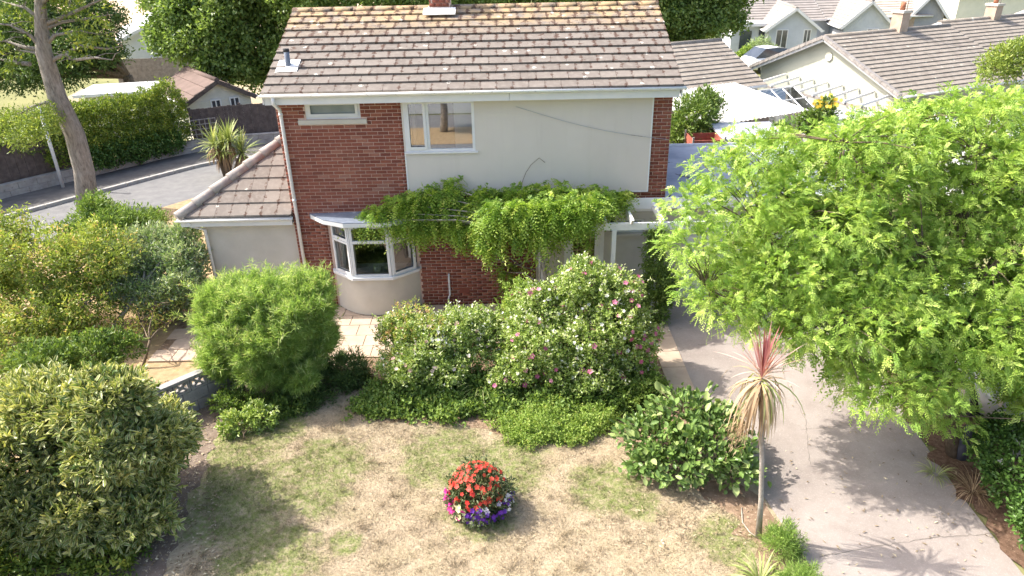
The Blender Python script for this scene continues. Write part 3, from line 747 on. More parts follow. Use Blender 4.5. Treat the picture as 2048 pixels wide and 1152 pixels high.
# small wall fittings
m = MB(); m.tube([(-1.42, -.02, .80), (-1.42, -.05, .76), (-1.42, -.05, .30), (-1.46, -.05, .18), (-1.46, -.05, .0)], .022); m.obj('waste_pipe', M_white, house)
m = MB(); m.box(-1.19, -.97, -.013, .0, .30, .44)
m.obj('air_brick', M_brick, house)
cab = MB(); pa, pb = Vector((.15, -.066, 4.52)), Vector((3.3, -.07, 3.78))
cab.tube([pa.lerp(pb, k / 12) + Vector((0, -.02, -.10 * math.sin(math.pi * k / 12))) for k in range(13)], .0045, 5); cab.obj('wall_cable', M_felt, house)

# ------------------------------------------------------------------ garage with flat roof
gar = thing('flat_roof_garage', 'cream garage with grey flat roof beside the brick house', 'garage', (5.3, 2, 0))
GX0, GX1 = HX1 + .002, 7.4
m = MB(); 
for c in wall_cells(GX0, GX1, 0, 2.36, [(3.84, 6.3, 0, 2.05)]): m.box(c[0], c[1], .02, .2, c[2], c[3])
m.box(GX1 - .2, GX1, .201, 4.1, 0, 2.36); m.box(GX0, GX1 - .201, 3.9, 4.1, 0, 2.36); m.obj('wall', M_render, gar)
m = MB(); m.box(GX0 + .001, GX1 + .1, -.12, 4.2, 2.361, 2.50); m.obj('roof', M_felt, gar)
m = MB(); m.box(2.2, GX1 + .12, -.16, -.121, 2.30, 2.54); m.obj('fascia', M_wood_w, gar)
m = MB(); m.box(GX0 + .001, GX1 + .12, 4.201, 4.24, 2.36, 2.56); m.obj('fascia', M_wood_w, gar)
gd = MB(); gd.box(3.84, 6.3, .12, .16, 0, 2.05); gdo = gd.obj('garage_door', M_white, gar)
for k in range(13):
    m = MB(); m.box(3.86, 6.28, .095, .119, .03 + k * .155, .03 + k * .155 + .14); m.obj('slat', M_white, gdo)
m = MB(); m.tube([(3.42, -.02, 2.52), (3.45, -.1, 2.62), (3.42, -.14, 2.75), (3.36, -.06, 2.72)], .012, 6); m.obj('cable', M_dark, gar)

# ------------------------------------------------------------------ pergola
per = thing('white_pergola', 'white timber pergola with open rafters over the front door', 'pergola', (2.2, -.95, 0))
m = MB(); m.box(.5, 4.5, -1.02, -.96, 2.16, 2.31); m.obj('beam', M_wood_w, per)
m = MB(); m.box(.3, 3.3, -.085, -.066, 2.22, 2.36) ; m.obj('wall_plate', M_wood_w, per)
for k, x in enumerate((.8, 1.35, 1.9, 2.45, 3.05, 3.6, 4.2)):
    m = MB(); m.add([(x - .025, -.09, 2.32), (x + .025, -.09, 2.32), (x + .025, -.09, 2.46), (x - .025, -.09, 2.46), (x - .025, -1.12, 2.32), (x + .025, -1.12, 2.32), (x + .025, -1.26, 2.46), (x - .025, -1.26, 2.46)],
                     [(0, 1, 2, 3), (4, 7, 6, 5), (0, 4, 5, 1), (1, 5, 6, 2), (2, 6, 7, 3), (3, 7, 4, 0)]); m.obj('rafter', M_wood_w, per)
for x in (.62, 2.12):
    m = MB(); m.box(x - .045, x + .045, -1.035, -.945, 0, 2.159); m.obj('post', M_wood_w, per)
# carriage lamp on the wall
lamp = thing('wall_lantern', 'black carriage lantern on the cream wall beside the door', 'lantern', (2.20, -.1, 1.95))
m = MB(); m.lathe([(0, 0), (.035, .0), (.05, .03), (.07, .17), (.08, .18), (.02, .25), (0, .27)], (2.20, -.14, 1.80), 8); m.obj('body', M_dark, lamp)
m = MB(); m.tube([(2.20, -.03, 1.95), (2.20, -.1, 2.1), (2.20, -.14, 2.06)], .012, 6); m.obj('bracket', M_dark, lamp)
# ------------------------------------------------------------------ foliage toolkit
def unit(a): return a / (np.linalg.norm(a, axis=-1, keepdims=True) + 1e-9)
def leaf_arrays(P, D, N, L, W, shape, rnd, droop=.1, fold=.25):
    D = unit(D); N = unit(N - (N * D).sum(1, keepdims=True) * D); S = np.cross(D, N)
    n = len(P); L = np.broadcast_to(L, n)[:, None]; W = np.broadcast_to(W, n)[:, None]
    if shape == 'kite':
        mid = P + D * L * .45 + N * W * fold
        V = np.stack([P, mid + S * W * .5, P + D * L - N * L * droop, mid - S * W * .5], 1)
        F = np.arange(n)[:, None, None] * 4 + np.array([[0, 1, 2], [0, 2, 3]])[None]
        al = np.array([0, .45, 1, .45]); ac = np.array([0, 1, 0, 1]); nv = 4; F = F.reshape(-1, 3)
    elif shape == 'oval':
        c1 = P + D * L * .30; c2 = P + D * L * .70 - N * L * droop * .45
        tip = P + D * L - N * L * droop
        V = np.stack([P, c1 + S * W * .44 + N * W * fold, c2 + S * W * .40 + N * W * fold, tip, c2 - S * W * .40 + N * W * fold, c1 - S * W * .44 + N * W * fold], 1)
        F = np.arange(n)[:, None, None] * 6 + np.array([[0, 1, 2], [0, 2, 3], [0, 3, 4], [0, 4, 5]])[None]
        al = np.array([0, .3, .7, 1, .7, .3]); ac = np.array([0, 1, 1, .45, 1, 1]); nv = 6; F = F.reshape(-1, 3)
    else:  # single triangle sliver
        V = np.stack([P - S * W * .5, P + S * W * .5, P + D * L - N * L * droop], 1)
        F = np.arange(3 * n).reshape(-1, 3); al = np.array([0, 0, 1.]); ac = np.array([0, 1, .5]); nv = 3
    C = np.stack([np.repeat(rnd, nv), np.tile(al, n), np.tile(ac, n), np.ones(n * nv)], 1)
    return V.reshape(-1, 3), F, C
def crown_points(blobs, n, shell=.5, low=-.55, lump=.16, overlap=.62):
    B = np.array(blobs, float); c, r = B[:, :3], B[:, 3:6]
    w = (r[:, 0] * r[:, 1] + r[:, 1] * r[:, 2] + r[:, 0] * r[:, 2]); w /= w.sum()
    Ps, Os, Ks = [], [], []; got = 0; it = 0
    while got < n and it < 60:
        it += 1; m = n * 2
        k = rng.choice(len(B), m, p=w); d = unit(rng.normal(size=(m, 3)))
        ok = d[:, 2] > low - rng.random(m) * .3
        rad = 1 - (1 - shell) * rng.random(m) ** 1.6
        rad *= 1 + np.minimum(rng.exponential(.045, m), .3)
        rad *= 1 + lump * (np.sin(d[:, 0] * 5 + k * 1.7) * np.sin(d[:, 1] * 6 + k) + .6 * np.sin(d[:, 2] * 9 + k * 2.3))
        p = c[k] + d * r[k] * rad[:, None]
        q = np.sqrt((((p[:, None, :] - c[None]) / r[None]) ** 2).sum(2)); q[np.arange(m), k] = 9
        if len(B) > 1: ok &= q.min(1) > overlap
        o = unit(d / r[k]); Ps.append(p[ok]); Os.append(o[ok]); Ks.append(k[ok]); got += ok.sum()
    return np.concatenate(Ps)[:n], np.concatenate(Os)[:n], np.concatenate(Ks)[:n]
def lumpy(bl, n=6, f=.42, core=.84, seed=3):
    rs = np.random.default_rng(seed); out = []
    for (x, y, z, a, b, c) in bl:
        out.append((x, y, z, a * core, b * core, c * core))
        for _ in range(n):
            d = unit(rs.normal(size=3)); d[2] = abs(d[2]) * .9 - .25; k = f * rs.uniform(.55, 1.3); q = rs.uniform(.72, 1.0)
            out.append((x + d[0] * a * q, y + d[1] * b * q, max(.05, z + d[2] * c * q), a * k, b * k, c * k * .85))
    return out
def foliage(name, parent, mat, blobs, ncl, per, cr, L, W, shape='kite', ow=1.0, rw=.7, uw=.2, droop=.12, fold=.2, shell=.5, low=-.55, lump=.16, lj=.35, flat=.6, crand=.5, kind=None, zmin=.01, overlap=.62, bias=0.0, shoots=0, sl=.3, sup=.8, sper=9, sbias=.15):
    c, o, k = crown_points(blobs, ncl, shell, low, lump, overlap)
    n = len(c) * per
    P = np.repeat(c, per, 0) + rng.normal(size=(n, 3)) * cr
    D = unit(np.repeat(o, per, 0) * ow + rng.normal(size=(n, 3)) * rw + np.array([0, 0, uw]))
    N = rng.normal(size=(n, 3)) * (1 - flat) + np.array([0, 0, 1.0]) * flat + np.repeat(o, per, 0) * .35
    cl = np.repeat(rng.random(len(c)), per)
    rnd = np.clip(cl * crand + rng.random(n) * (1 - crand) + bias, 0, 1)
    P[:, 2] = np.maximum(P[:, 2], zmin)
    if shoots:
        up = np.where(o[:, 2] > (-.2 if sup > 0 else -2))[0]; ix = rng.choice(up, min(shoots, len(up)), replace=False)
        sd = unit(o[ix] * .8 + np.array([0, 0, sup]) + rng.normal(size=(len(ix), 3)) * .3); ln = sl * rng.uniform(.25, 1, len(ix)) ** 1.3
        tt = np.tile(np.linspace(.1, 1, sper), len(ix)); rp_ = lambda a: np.repeat(a, sper, 0)
        bend = np.array([0, 0, -.25]) * (tt ** 2 * np.repeat(ln, sper))[:, None]
        P2 = rp_(c[ix]) + rp_(sd) * (tt * np.repeat(ln, sper))[:, None] + bend + rng.normal(size=(len(tt), 3)) * .012
        D2 = unit(rp_(sd) * .7 + rng.normal(size=(len(tt), 3)) * .7)
        P = np.concatenate([P, P2]); D = np.concatenate([D, D2]); N = np.concatenate([N, rng.normal(size=(len(tt), 3)) * .5 + np.array([0, 0, .7])])
        rnd = np.concatenate([rnd, np.clip(rng.random(len(tt)) * .7 + .15 + sbias, 0, 1)]); n = len(P)
    Ls = L * rng.uniform(1 - lj, 1 + lj, n); Ws = W * rng.uniform(1 - lj * .6, 1 + lj * .6, n)
    V, F, C = leaf_arrays(P, D, N, Ls, Ws, shape, rnd, droop, fold)
    V[:, 2] = np.maximum(V[:, 2], .004)
    return link(name, mesh_np(name, V, F, C), mat, parent, kind), c, o
def woody(name, parent, mat, base, fork, blobs, r0, twigs=None, ntw=40, r1=.35, n=7, tw_r=.008):
    """trunk from base to fork, a limb to every blob, thin twigs to some cluster points"""
    base, fork = Vector(base), Vector(fork); m = MB()
    mid = base.lerp(fork, .5) + Vector((random.uniform(-.05, .05), random.uniform(-.05, .05), 0)) * (fork - base).length
    m.tube([base, mid, fork], [r0 * 1.15, r0, r0 * .85], n)
    for b in blobs:
        c = Vector(b[:3]); mm = fork.lerp(c, .5) + Vector((0, 0, .12 * (c - fork).length * random.uniform(-.3, 1)))
        m.tube([fork, fork.lerp(mm, .5) + Vector((random.uniform(-.04, .04), random.uniform(-.04, .04), 0)), mm, c], [r0 * .6, r0 * .5, r0 * r1, r0 * .15], 6)
    if twigs is not None and len(twigs):
        cs = np.array([b[:3] for b in blobs])
        for p in twigs[rng.choice(len(twigs), min(ntw, len(twigs)), replace=False)]:
            c = Vector(cs[np.argmin(((cs - p) ** 2).sum(1))]); p = Vector(p)
            q = c.lerp(p, .5) + Vector((0, 0, .05))
            m.tube([c, q, p], [tw_r * 1.6, tw_r * 1.2, tw_r * .6], 4, False)
    return m.obj(name, mat, parent)
def blade_mesh(p0, d, length, width, droop, nseg=6, twist=0, base_w=.5, V=None, F=None, C=None, rnd=None):
    """a strap leaf that leaves p0 along d and bends down"""
    d = Vector(d).normalized(); side = d.cross(Vector((0, 0, 1)))
    if side.length < .05: side = Vector((1, 0, 0))
    side.normalize(); b = len(V); p = Vector(p0); rnd = random.random() if rnd is None else rnd
    for i in range(nseg + 1):
        t = i / nseg; w = width * (base_w + (1 - base_w) * min(1, t * 4)) * (1 - max(0, (t - .45) / .55) ** 1.6)
        up = side.cross(d)
        V += [tuple(p - side * w / 2 + up * w * .18), tuple(p + side * w / 2 + up * w * .18)]; C += [(rnd, t, 0, 1), (rnd, t, 1, 1)]
        dd = Vector((d.x, d.y, d.z - droop / nseg * (1 + 1.2 * t))); d = dd.normalized(); p = p + d * (length / nseg)
        if p.z < .01: p.z = .01
    for i in range(nseg): F.append((b + 2 * i, b + 2 * i + 1, b + 2 * i + 3, b + 2 * i + 2))
def flower_mesh(name, r, petals, mat, cup=.25, centre=None):
    V = [(0, 0, 0)]; F = []
    for k in range(petals):
        a = 2 * math.pi * k / petals; w = math.pi / petals * .92; b = len(V)
        V += [(math.cos(a - w) * r * .75, math.sin(a - w) * r * .75, r * cup * .8), (math.cos(a) * r, math.sin(a) * r, r * cup), (math.cos(a + w) * r * .75, math.sin(a + w) * r * .75, r * cup * .8)]
        F += [(0, b, b + 1), (0, b + 1, b + 2)]
    me = bpy.data.meshes.new(name); me.from_pydata(V, [], F); me.update(); me.materials.append(mat); return me
def put_flowers(parent, me, pts, dirs, name='flower', smin=.75, smax=1.2):
    for p, d in zip(pts, dirs):
        o = bpy.data.objects.new(name, me); COL.objects.link(o); o.parent = parent
        o.location = Vector(p) - wloc(parent)
        q = Vector(d).to_track_quat('Z', 'Y'); o.rotation_euler = q.to_euler(); s = random.uniform(smin, smax); o.scale = (s, s, s)
def vis_points(c, o, n, zlo=None, out=.0):
    """cluster points on the side that faces the street and the sky"""
    s = o @ unit(np.array([0, -.8, .55])); k = np.where(s > .35)[0]
    k = rng.choice(k, min(n, len(k)), replace=False)
    return c[k] + o[k] * out, unit(o[k] * .7 + np.array([0, -.35, .5]) + rng.normal(size=(len(k), 3)) * .25)
def B(u, v, Y, rx, ry=None, rz=None):
    p = ony(u, v, Y); ry = rx if ry is None else ry; rz = rx if rz is None else rz
    return (p[0], p[1], max(p[2], .05), rx, ry, rz)
def petal(name, c, c2=None, trans=.3):
    m, nt, b = newmat(name)
    oi = nd(nt, 'ShaderNodeObjectInfo'); cc = ramp(nt, [(0, c), (1, c2 or tuple(min(1, x * 1.3) for x in c))], oi.outputs['Random'])
    nt.links.new(cc, b.inputs['Base Color']); b.inputs['Roughness'].default_value = .6
    t = nd(nt, 'ShaderNodeBsdfTranslucent'); nt.links.new(cc, t.inputs[0]); ms = nd(nt, 'ShaderNodeMixShader'); ms.inputs[0].default_value = trans
    nt.links.new(b.outputs[0], ms.inputs[1]); nt.links.new(t.outputs[0], ms.inputs[2]); nt.links.new(ms.outputs[0], nt.nodes['Material Output'].inputs[0]); return m
P_pink = petal('pink_petal', (.58, .10, .26), (.74, .30, .44)); P_white = petal('white_petal', (.78, .77, .74), (.86, .84, .82))
P_red = petal('red_petal', (.70, .035, .03), (.85, .13, .07)); P_purple = petal('purple_petal', (.10, .02, .32), (.22, .05, .50)); P_mag = petal('magenta_petal', (.45, .01, .18), (.62, .04, .30))
P_lime = petal('lime_petal', (.62, .66, .30), (.72, .74, .42)); P_yellow = petal('yellow_petal', (.80, .52, .03), (.85, .62, .08)); P_lilac = petal('lilac_petal', (.58, .50, .66), (.72, .66, .78))

L_acacia = leafmat('mimosa_leaf', [(0, (.09, .18, .03)), (.35, (.20, .33, .045)), (.75, (.34, .46, .075)), (1, (.50, .56, .18))], .33, .4, gain=1.36, pale=.06)
L_fennel = leafmat('feathery_leaf', [(0, (.13, .23, .045)), (.5, (.27, .41, .085)), (.85, (.40, .52, .15)), (1, (.54, .54, .26))], .45, .5)
L_varieg = leafmat('variegated_leaf', [(0, (.10, .15, .03)), (.5, (.17, .23, .045)), (.76, (.28, .32, .06)), (.88, (.50, .48, .12)), (1, (.64, .60, .24))], .3, .38, rim=(.60, .58, .30), rimw=(.62, .82), spec=.45)
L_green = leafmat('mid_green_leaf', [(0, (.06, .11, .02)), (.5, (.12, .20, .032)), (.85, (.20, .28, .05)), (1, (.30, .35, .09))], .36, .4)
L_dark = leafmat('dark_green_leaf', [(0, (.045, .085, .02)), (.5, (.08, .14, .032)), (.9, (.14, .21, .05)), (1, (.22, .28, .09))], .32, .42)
L_silver = leafmat('silvery_leaf', [(0, (.12, .21, .05)), (.5, (.24, .36, .095)), (.8, (.38, .47, .20)), (1, (.62, .66, .52))], .36, .34, under=(.36, .42, .30), spec=.6)
L_rust = leafmat('olive_rust_leaf', [(0, (.11, .17, .028)), (.5, (.23, .31, .045)), (.78, (.37, .41, .075)), (.9, (.47, .38, .12)), (1, (.46, .27, .13))], .42, .38)
L_rose = leafmat('pale_shrub_leaf', [(0, (.11, .18, .03)), (.4, (.22, .32, .055)), (.72, (.35, .44, .11)), (.9, (.52, .56, .28)), (1, (.70, .69, .55))], .36, .34, spec=.5)
L_cover = leafmat('ground_cover_leaf', [(0, (.07, .13, .02)), (.5, (.15, .24, .04)), (.85, (.25, .35, .06)), (1, (.34, .36, .09))], .35, .5)
L_lime = leafmat('lime_cover_leaf', [(0, (.12, .20, .03)), (.5, (.22, .33, .05)), (.85, (.32, .42, .08)), (1, (.44, .44, .12))], .4, .5)
L_wist = leafmat('wisteria_leaf', [(0, (.09, .18, .022)), (.45, (.19, .32, .035)), (.8, (.33, .44, .06)), (1, (.52, .54, .15))], .5, .42)
L_tree = leafmat('plane_tree_leaf', [(0, (.08, .14, .028)), (.5, (.155, .245, .05)), (.85, (.25, .34, .08)), (1, (.36, .42, .16))], .45, .38, spec=.5)
L_hedge = leafmat('hedge_leaf', [(0, (.06, .11, .014)), (.5, (.15, .22, .025)), (.8, (.27, .33, .035)), (1, (.42, .40, .05))], .36, .42)
L_ivy = leafmat('ivy_leaf', [(0, (.03, .07, .012)), (.5, (.06, .13, .02)), (1, (.12, .22, .035))], .25, .4)
L_strap = leafmat('strap_leaf', [(0, (.13, .18, .04)), (.5, (.24, .30, .07)), (1, (.45, .47, .20))], .3, .45)
L_straw = leafmat('dead_strap_leaf', [(0, (.17, .10, .05)), (.5, (.30, .20, .11)), (1, (.46, .35, .21))], .2, .7)
L_cord = leafmat('red_strap_leaf', [(0, (.32, .09, .10)), (.35, (.42, .17, .17)), (.7, (.46, .31, .27)), (1, (.52, .42, .35))], .3, .45)
L_broad = leafmat('broad_leaf', [(0, (.07, .13, .03)), (.5, (.13, .22, .045)), (.85, (.22, .31, .075)), (1, (.38, .43, .18))], .28, .35)

# ------------------------------------------------------------------ mimosa tree over the drive
def inpoly1(u, v, poly): return inpoly(np.array([u]), np.array([v]), poly)[0]
SIL = [(1330, 470), (1350, 430), (1400, 350), (1500, 285), (1580, 262), (1690, 250), (1790, 275), (1850, 215), (1950, 205), (2250, 200), (2330, 500), (2250, 850), (1985, 860), (1890, 830), (1770, 785), (1690, 720), (1650, 670), (1570, 640), (1490, 635), (1420, 660), (1400, 580), (1395, 500)]
blobs = []
for v in range(225, 900, 66):
    for u in range(1320, 2330, 72):
        uu, vv = u + random.uniform(-26, 26), v + random.uniform(-24, 24)
        if 1905 < uu < 2085 and 722 < vv < 865: continue
        if inpoly1(uu, vv, SIL):
            Y = np.interp(vv, [200, 320, 450, 600, 720, 880], [-4.0, -4.5, -5.0, -5.5, -6.1, -6.7]) + random.uniform(-.35, .35)
            if uu > 1800: Y += .3
            r = random.uniform(.34, .60) * (.85 if uu < 1590 else 1)
            blobs.append(B(uu, vv, Y, r * 1.3, r * 1.2, r * .62))
aca = thing('mimosa_tree', 'large bright lime green feathery mimosa tree overhanging the driveway', 'tree', (7.0, -5.6, 0))
def feather(name, parent, mat, blobs, ntip, nfr, flen, nlf, ll, lw, shell=.55, low=-.5, overlap=.7, lump=.24, up=.18, drp=.4, fwd=1.15):
    """tips that carry drooping pinnate fronds, each frond a row of paired narrow leaflets"""
    c, o, k = crown_points(blobs, ntip, shell, low, lump, overlap); n = len(c) * nfr
    base = np.repeat(c, nfr, 0) + rng.normal(size=(n, 3)) * .03; oo = np.repeat(o, nfr, 0)
    D = unit(oo * .75 + rng.normal(size=(n, 3)) * .62 + np.array([0, 0, up])); Lf = flen * rng.uniform(.55, 1.25, n)
    N = unit(np.array([0, 0, 1.]) + rng.normal(size=(n, 3)) * .35 + oo * .3); N = unit(N - (N * D).sum(1, keepdims=True) * D); S = np.cross(D, N)
    cl = np.repeat(rng.random(len(c)), nfr) * .55 + rng.random(n) * .3
    t = np.tile(np.linspace(.08, 1, nlf), n); r_ = lambda a: np.repeat(a, nlf, 0); sg = np.tile(np.where(np.arange(nlf) % 2 == 0, 1., -1.), n)
    sp = t * r_(Lf)
    P = r_(base) + r_(D) * sp[:, None] + np.array([0, 0, -1.]) * (t ** 2 * r_(Lf) * drp)[:, None]
    DD = unit(r_(S) * sg[:, None] * .8 + r_(D) * fwd + np.array([0, 0, -.12]) + rng.normal(size=(len(t), 3)) * .18)
    V, F, C = leaf_arrays(P, DD, r_(N), ll * (1.15 - .55 * t) * rng.uniform(.8, 1.2, len(t)), lw, 'kite', np.clip(r_(cl) + .12 * t + rng.random(len(t)) * .12, 0, 1), .12, .05)
    return link(name, mesh_np(name, V, F, C), mat, parent), c, o
fo, c_, o_ = feather('crown', aca, L_acacia, blobs, 8200, 4, .18, 12, .062, .0155)
inner = [(b[0] + .3, b[1] + .55, b[2] - .25, b[3] * .9, b[4] * .9, b[5]) for b in blobs if b[0] > 2.9]
feather('inner_foliage', aca, L_acacia, inner, 3000, 4, .22, 8, .10, .032, .35, -.8)
woody('trunk', aca, M_bark2, (7.0, -5.62, 0), (6.7, -5.2, 1.7), blobs[::4], .10, c_, 420, .3, tw_r=.008)

# ------------------------------------------------------------------ feathery shrub by the bay window
fb = [B(535, 660, -3.3, .95, .9, .85), B(450, 650, -3.4, .65, .65, .6), B(620, 610, -3.3, .62, .62, .6), B(530, 590, -3.2, .75, .7, .5), B(445, 720, -3.5, .55, .5, .5), B(570, 740, -3.5, .8, .7, .5), B(650, 680, -3.2, .42, .4, .5), B(430, 590, -3.2, .45, .45, .35), B(640, 560, -3.1, .38, .4, .26)]
_fc = np.array(ony(535, 665, -3.3)); fb = [tuple(_fc[k] + (b[k] - _fc[k]) * .86 for k in range(3)) + tuple(r * .86 for r in b[3:]) for b in fb]
sh = thing('feathery_shrub', 'round shrub of fine feathery bright green foliage before the bay window', 'shrub', (-4.3, -3.45, 0))
fo, c_, o_ = foliage('crown', sh, L_fennel, lumpy(fb, 4, .4, .9), 5000, 23, .03, .12, .0095, 'kite', ow=.9, rw=.55, uw=.5, droop=.1, fold=0, shell=.5, low=-.75, lump=.22, flat=.2, overlap=.75, shoots=600, sl=.48, sup=.9, sper=34, sbias=.2)
foliage('inner_foliage', sh, L_fennel, [(b[0], b[1], b[2], b[3] * .72, b[4] * .72, b[5] * .72) for b in fb], 1500, 20, .05, .14, .012, 'kite', rw=.9, shell=.2, low=-1)
woody('stems', sh, M_bark2, (-4.35, -3.5, 0), (-4.35, -3.45, .5), fb, .05, c_, 160, tw_r=.006)

# ------------------------------------------------------------------ variegated shrub, left foreground
vb = [(-5.9, -6.35, 1.05, .9, .8, .8), (-5.35, -6.15, 1.0, .52, .6, .6), (-6.6, -6.6, 1.05, .85, .75, .8), (-6.15, -6.1, 1.45, .5, .5, .45), (-6.6, -6.3, 1.65, .65, .6, .5), (-5.6, -6.75, .75, .5, .4, .4), (-7.1, -6.2, 1.4, .7, .7, .6), (-6.75, -5.9, 1.3, .6, .55, .65), (-5.5, -6.5, 1.98, .52, .48, .45), (-5.5, -7.0, 1.45, .5, .42, .5), (-5.9, -7.25, .6, .6, .42, .5), (-5.25, -7.15, .5, .42, .36, .4), (-6.6, -7.2, .8, .6, .45, .6), (-5.1, -6.6, 1.3, .45, .42, .45), (-5.2, -6.6, .75, .35, .4, .35), (-6.1, -6.9, .8, .5, .35, .45)]
sh = thing('variegated_shrub', 'big rounded shrub with cream edged green leaves by the low block wall', 'shrub', (-6.0, -6.4, 0))
fo, c_, o_ = foliage('crown', sh, L_varieg, lumpy(vb), 4300, 9, .04, .12, .042, 'oval', ow=.8, rw=.6, uw=.15, droop=.18, fold=.12, shell=.68, low=-.5, lump=.24, flat=.45, crand=.35, overlap=.85, shoots=260, sl=.28, sup=.5)
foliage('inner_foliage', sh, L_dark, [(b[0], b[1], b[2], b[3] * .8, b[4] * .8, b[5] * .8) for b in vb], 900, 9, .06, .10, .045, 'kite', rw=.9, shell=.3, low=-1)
woody('stems', sh, M_barkl, (-6.0, -6.4, 0), (-6.0, -6.4, .45), vb, .05, c_, 150, tw_r=.007)
tb_ = [(-6.9, -7.95, 2.3, .55, .4, .9), (-7.0, -8.2, 1.4, .6, .5, 1.1), (-7.2, -7.9, 3.0, .55, .4, .6), (-7.3, -8.3, 2.4, .5, .5, .9)]
sh = thing('tall_boundary_shrub', 'tall green boundary shrub standing left of the variegated shrub', 'shrub', (-7.1, -8.1, 0))
fo, c_, o_ = foliage('crown', sh, L_green, lumpy(tb_), 2400, 8, .05, .09, .045, 'kite', shell=.5, low=-.8)
woody('stems', sh, M_bark2, (-7.1, -8.1, 0), (-7.1, -8.1, .8), tb_, .06, c_, 40)
# bright green bush at the bottom left corner
sb = [(-7.3, -7.3, .42, .75, .55, .5), (-6.6, -7.55, .22, .6, .4, .34), (-8.0, -6.9, .6, .6, .6, .6), (-5.75, -7.35, .12, .6, .42, .26), (-7.9, -7.8, .4, .6, .5, .45)]
sh = thing('green_bush', 'low mid green leafy bush spreading below the variegated shrub', 'bush', (-7.3, -7.3, 0))
fo, c_, o_ = foliage('crown', sh, L_hedge, lumpy(sb), 1700, 9, .035, .075, .032, 'oval', ow=.8, rw=.7, uw=.35, shell=.6, low=-.4, flat=.5, overlap=.8, lump=.25, shoots=160, sl=.3)
woody('stems', sh, M_barkl, (-7.3, -7.3, 0), (-7.25, -7.3, .25), sb, .03, c_, 60)

# ------------------------------------------------------------------ shrubs and small trees of the side garden
rb = [B(60, 620, -1.6, 1.1, .9, .8), B(170, 610, -1.3, .85, .8, .8), B(60, 520, -.8, 1.2, .9, .75), B(185, 505, -.6, .9, .8, .7), B(-60, 560, -1, 1.1, .9, .9), B(40, 690, -2.3, 1.0, .8, .6), B(130, 690, -2.2, .7, .6, .5), B(-20, 470, -.4, .9, .7, .6)]
sh = thing('rusty_olive_shrub', 'broad shrub of mixed olive green and rusty leaves in the side garden', 'shrub', (-9.6, -1.4, 0))
fo, c_, o_ = foliage('crown', sh, L_rust, lumpy(rb), 4600, 9, .06, .08, .036, 'kite', ow=.7, rw=.8, uw=.2, shell=.45, low=-.8, lump=.26, flat=.45, crand=.75, overlap=.6, shoots=420, sl=.4)
woody('stems', sh, M_barkl, (-9.6, -1.4, 0), (-9.5, -1.3, .7), rb, .06, c_, 160)
gb = [B(350, 560, -.3, .75, .65, .62), B(295, 500, .2, .75, .7, .6), B(375, 520, .0, .5, .5, .5), B(280, 580, -.5, .65, .6, .5), B(240, 530, -.2, .6, .6, .5), B(390, 590, -.2, .4, .4, .4), B(330, 620, -.5, .45, .4, .3), B(375, 475, .3, .32, .3, .35)]
sh = thing('silvery_shrub', 'tall grey green shrub with silvery upper leaves beside the hipped extension', 'shrub', (-8.1, -.9, 0))
fo, c_, o_ = foliage('crown', sh, L_silver, lumpy(gb), 3200, 10, .045, .09, .032, 'kite', ow=.7, rw=.6, uw=.6, shell=.5, low=-.7, lump=.24, flat=.3, crand=.5, overlap=.7, shoots=320, sl=.4, sup=1.1)
tb = woody('trunk', sh, M_barkl, (-8.75, -1.55, 0), (-7.95, -.7, 1.05), gb, .05, c_, 110)
yb = [B(215, 440, 1.0, .75, .7, .5), B(170, 470, .8, .6, .6, .5), B(285, 455, 1.2, .6, .6, .5), B(250, 500, .9, .7, .7, .5), B(195, 415, 1.2, .35, .35, .35)]
sh = thing('sapling_tree', 'young tree with light green leaflets rising above the side garden shrubs', 'tree', (-9.3, .9, 0))
fo, c_, o_ = foliage('crown', sh, L_cover, lumpy(yb, 4), 1500, 11, .06, .10, .030, 'kite', ow=.6, rw=.7, uw=.35, shell=.4, low=-.8, flat=.4)
woody('trunk', sh, M_bark2, (-9.3, .9, 0), (-9.2, .95, 1.2), yb, .05, c_, 80)
yb = [B(280, 640, -1.6, .42, .4, .3), B(310, 615, -1.3, .45, .4, .3), B(250, 660, -1.8, .35, .3, .25), B(335, 650, -1.6, .25, .25, .2)]
sh = thing('bronze_sapling', 'thin sapling with sparse bronze leaves on the dry grass', 'tree', (*onz(285, 737)[:2], 0))
fo, c_, o_ = foliage('crown', sh, L_rust, yb, 90, 9, .05, .06, .03, 'kite', rw=.8, shell=.2, low=-1, bias=.2)
woody('trunk', sh, M_bark2, (*onz(285, 737)[:2], 0), onz(300, 680, .55), yb, .028, c_, 40)
# weeds along the garden wall foot
def scatter_plant(name, label, cat, mat, blobs, ncl, per, L, W, base, shape='kite', group=None, wood=M_bark2, **kw):
    s = thing(name, label, cat, (base[0], base[1], 0), group)
    f, c, o = foliage('foliage', s, mat, blobs, ncl, per, kw.pop('cr', .03), L, W, shape, **kw)
    woody('stem', s, wood, (base[0], base[1], 0), (base[0], base[1], min(.12, blobs[0][2])), blobs, .012, c, 14, tw_r=.004)
    return s, c, o
scatter_plant('yellow_bush', 'green and yellow leaved bush behind the variegated shrub', 'bush', L_green, [B(180, 715, -3.6, .55, .5, .4), B(90, 730, -4.0, .6, .5, .4), B(240, 690, -3.2, .35, .3, .25)], 700, 9, .08, .035, onz(180, 790), 'oval', uw=.4, shell=.4)

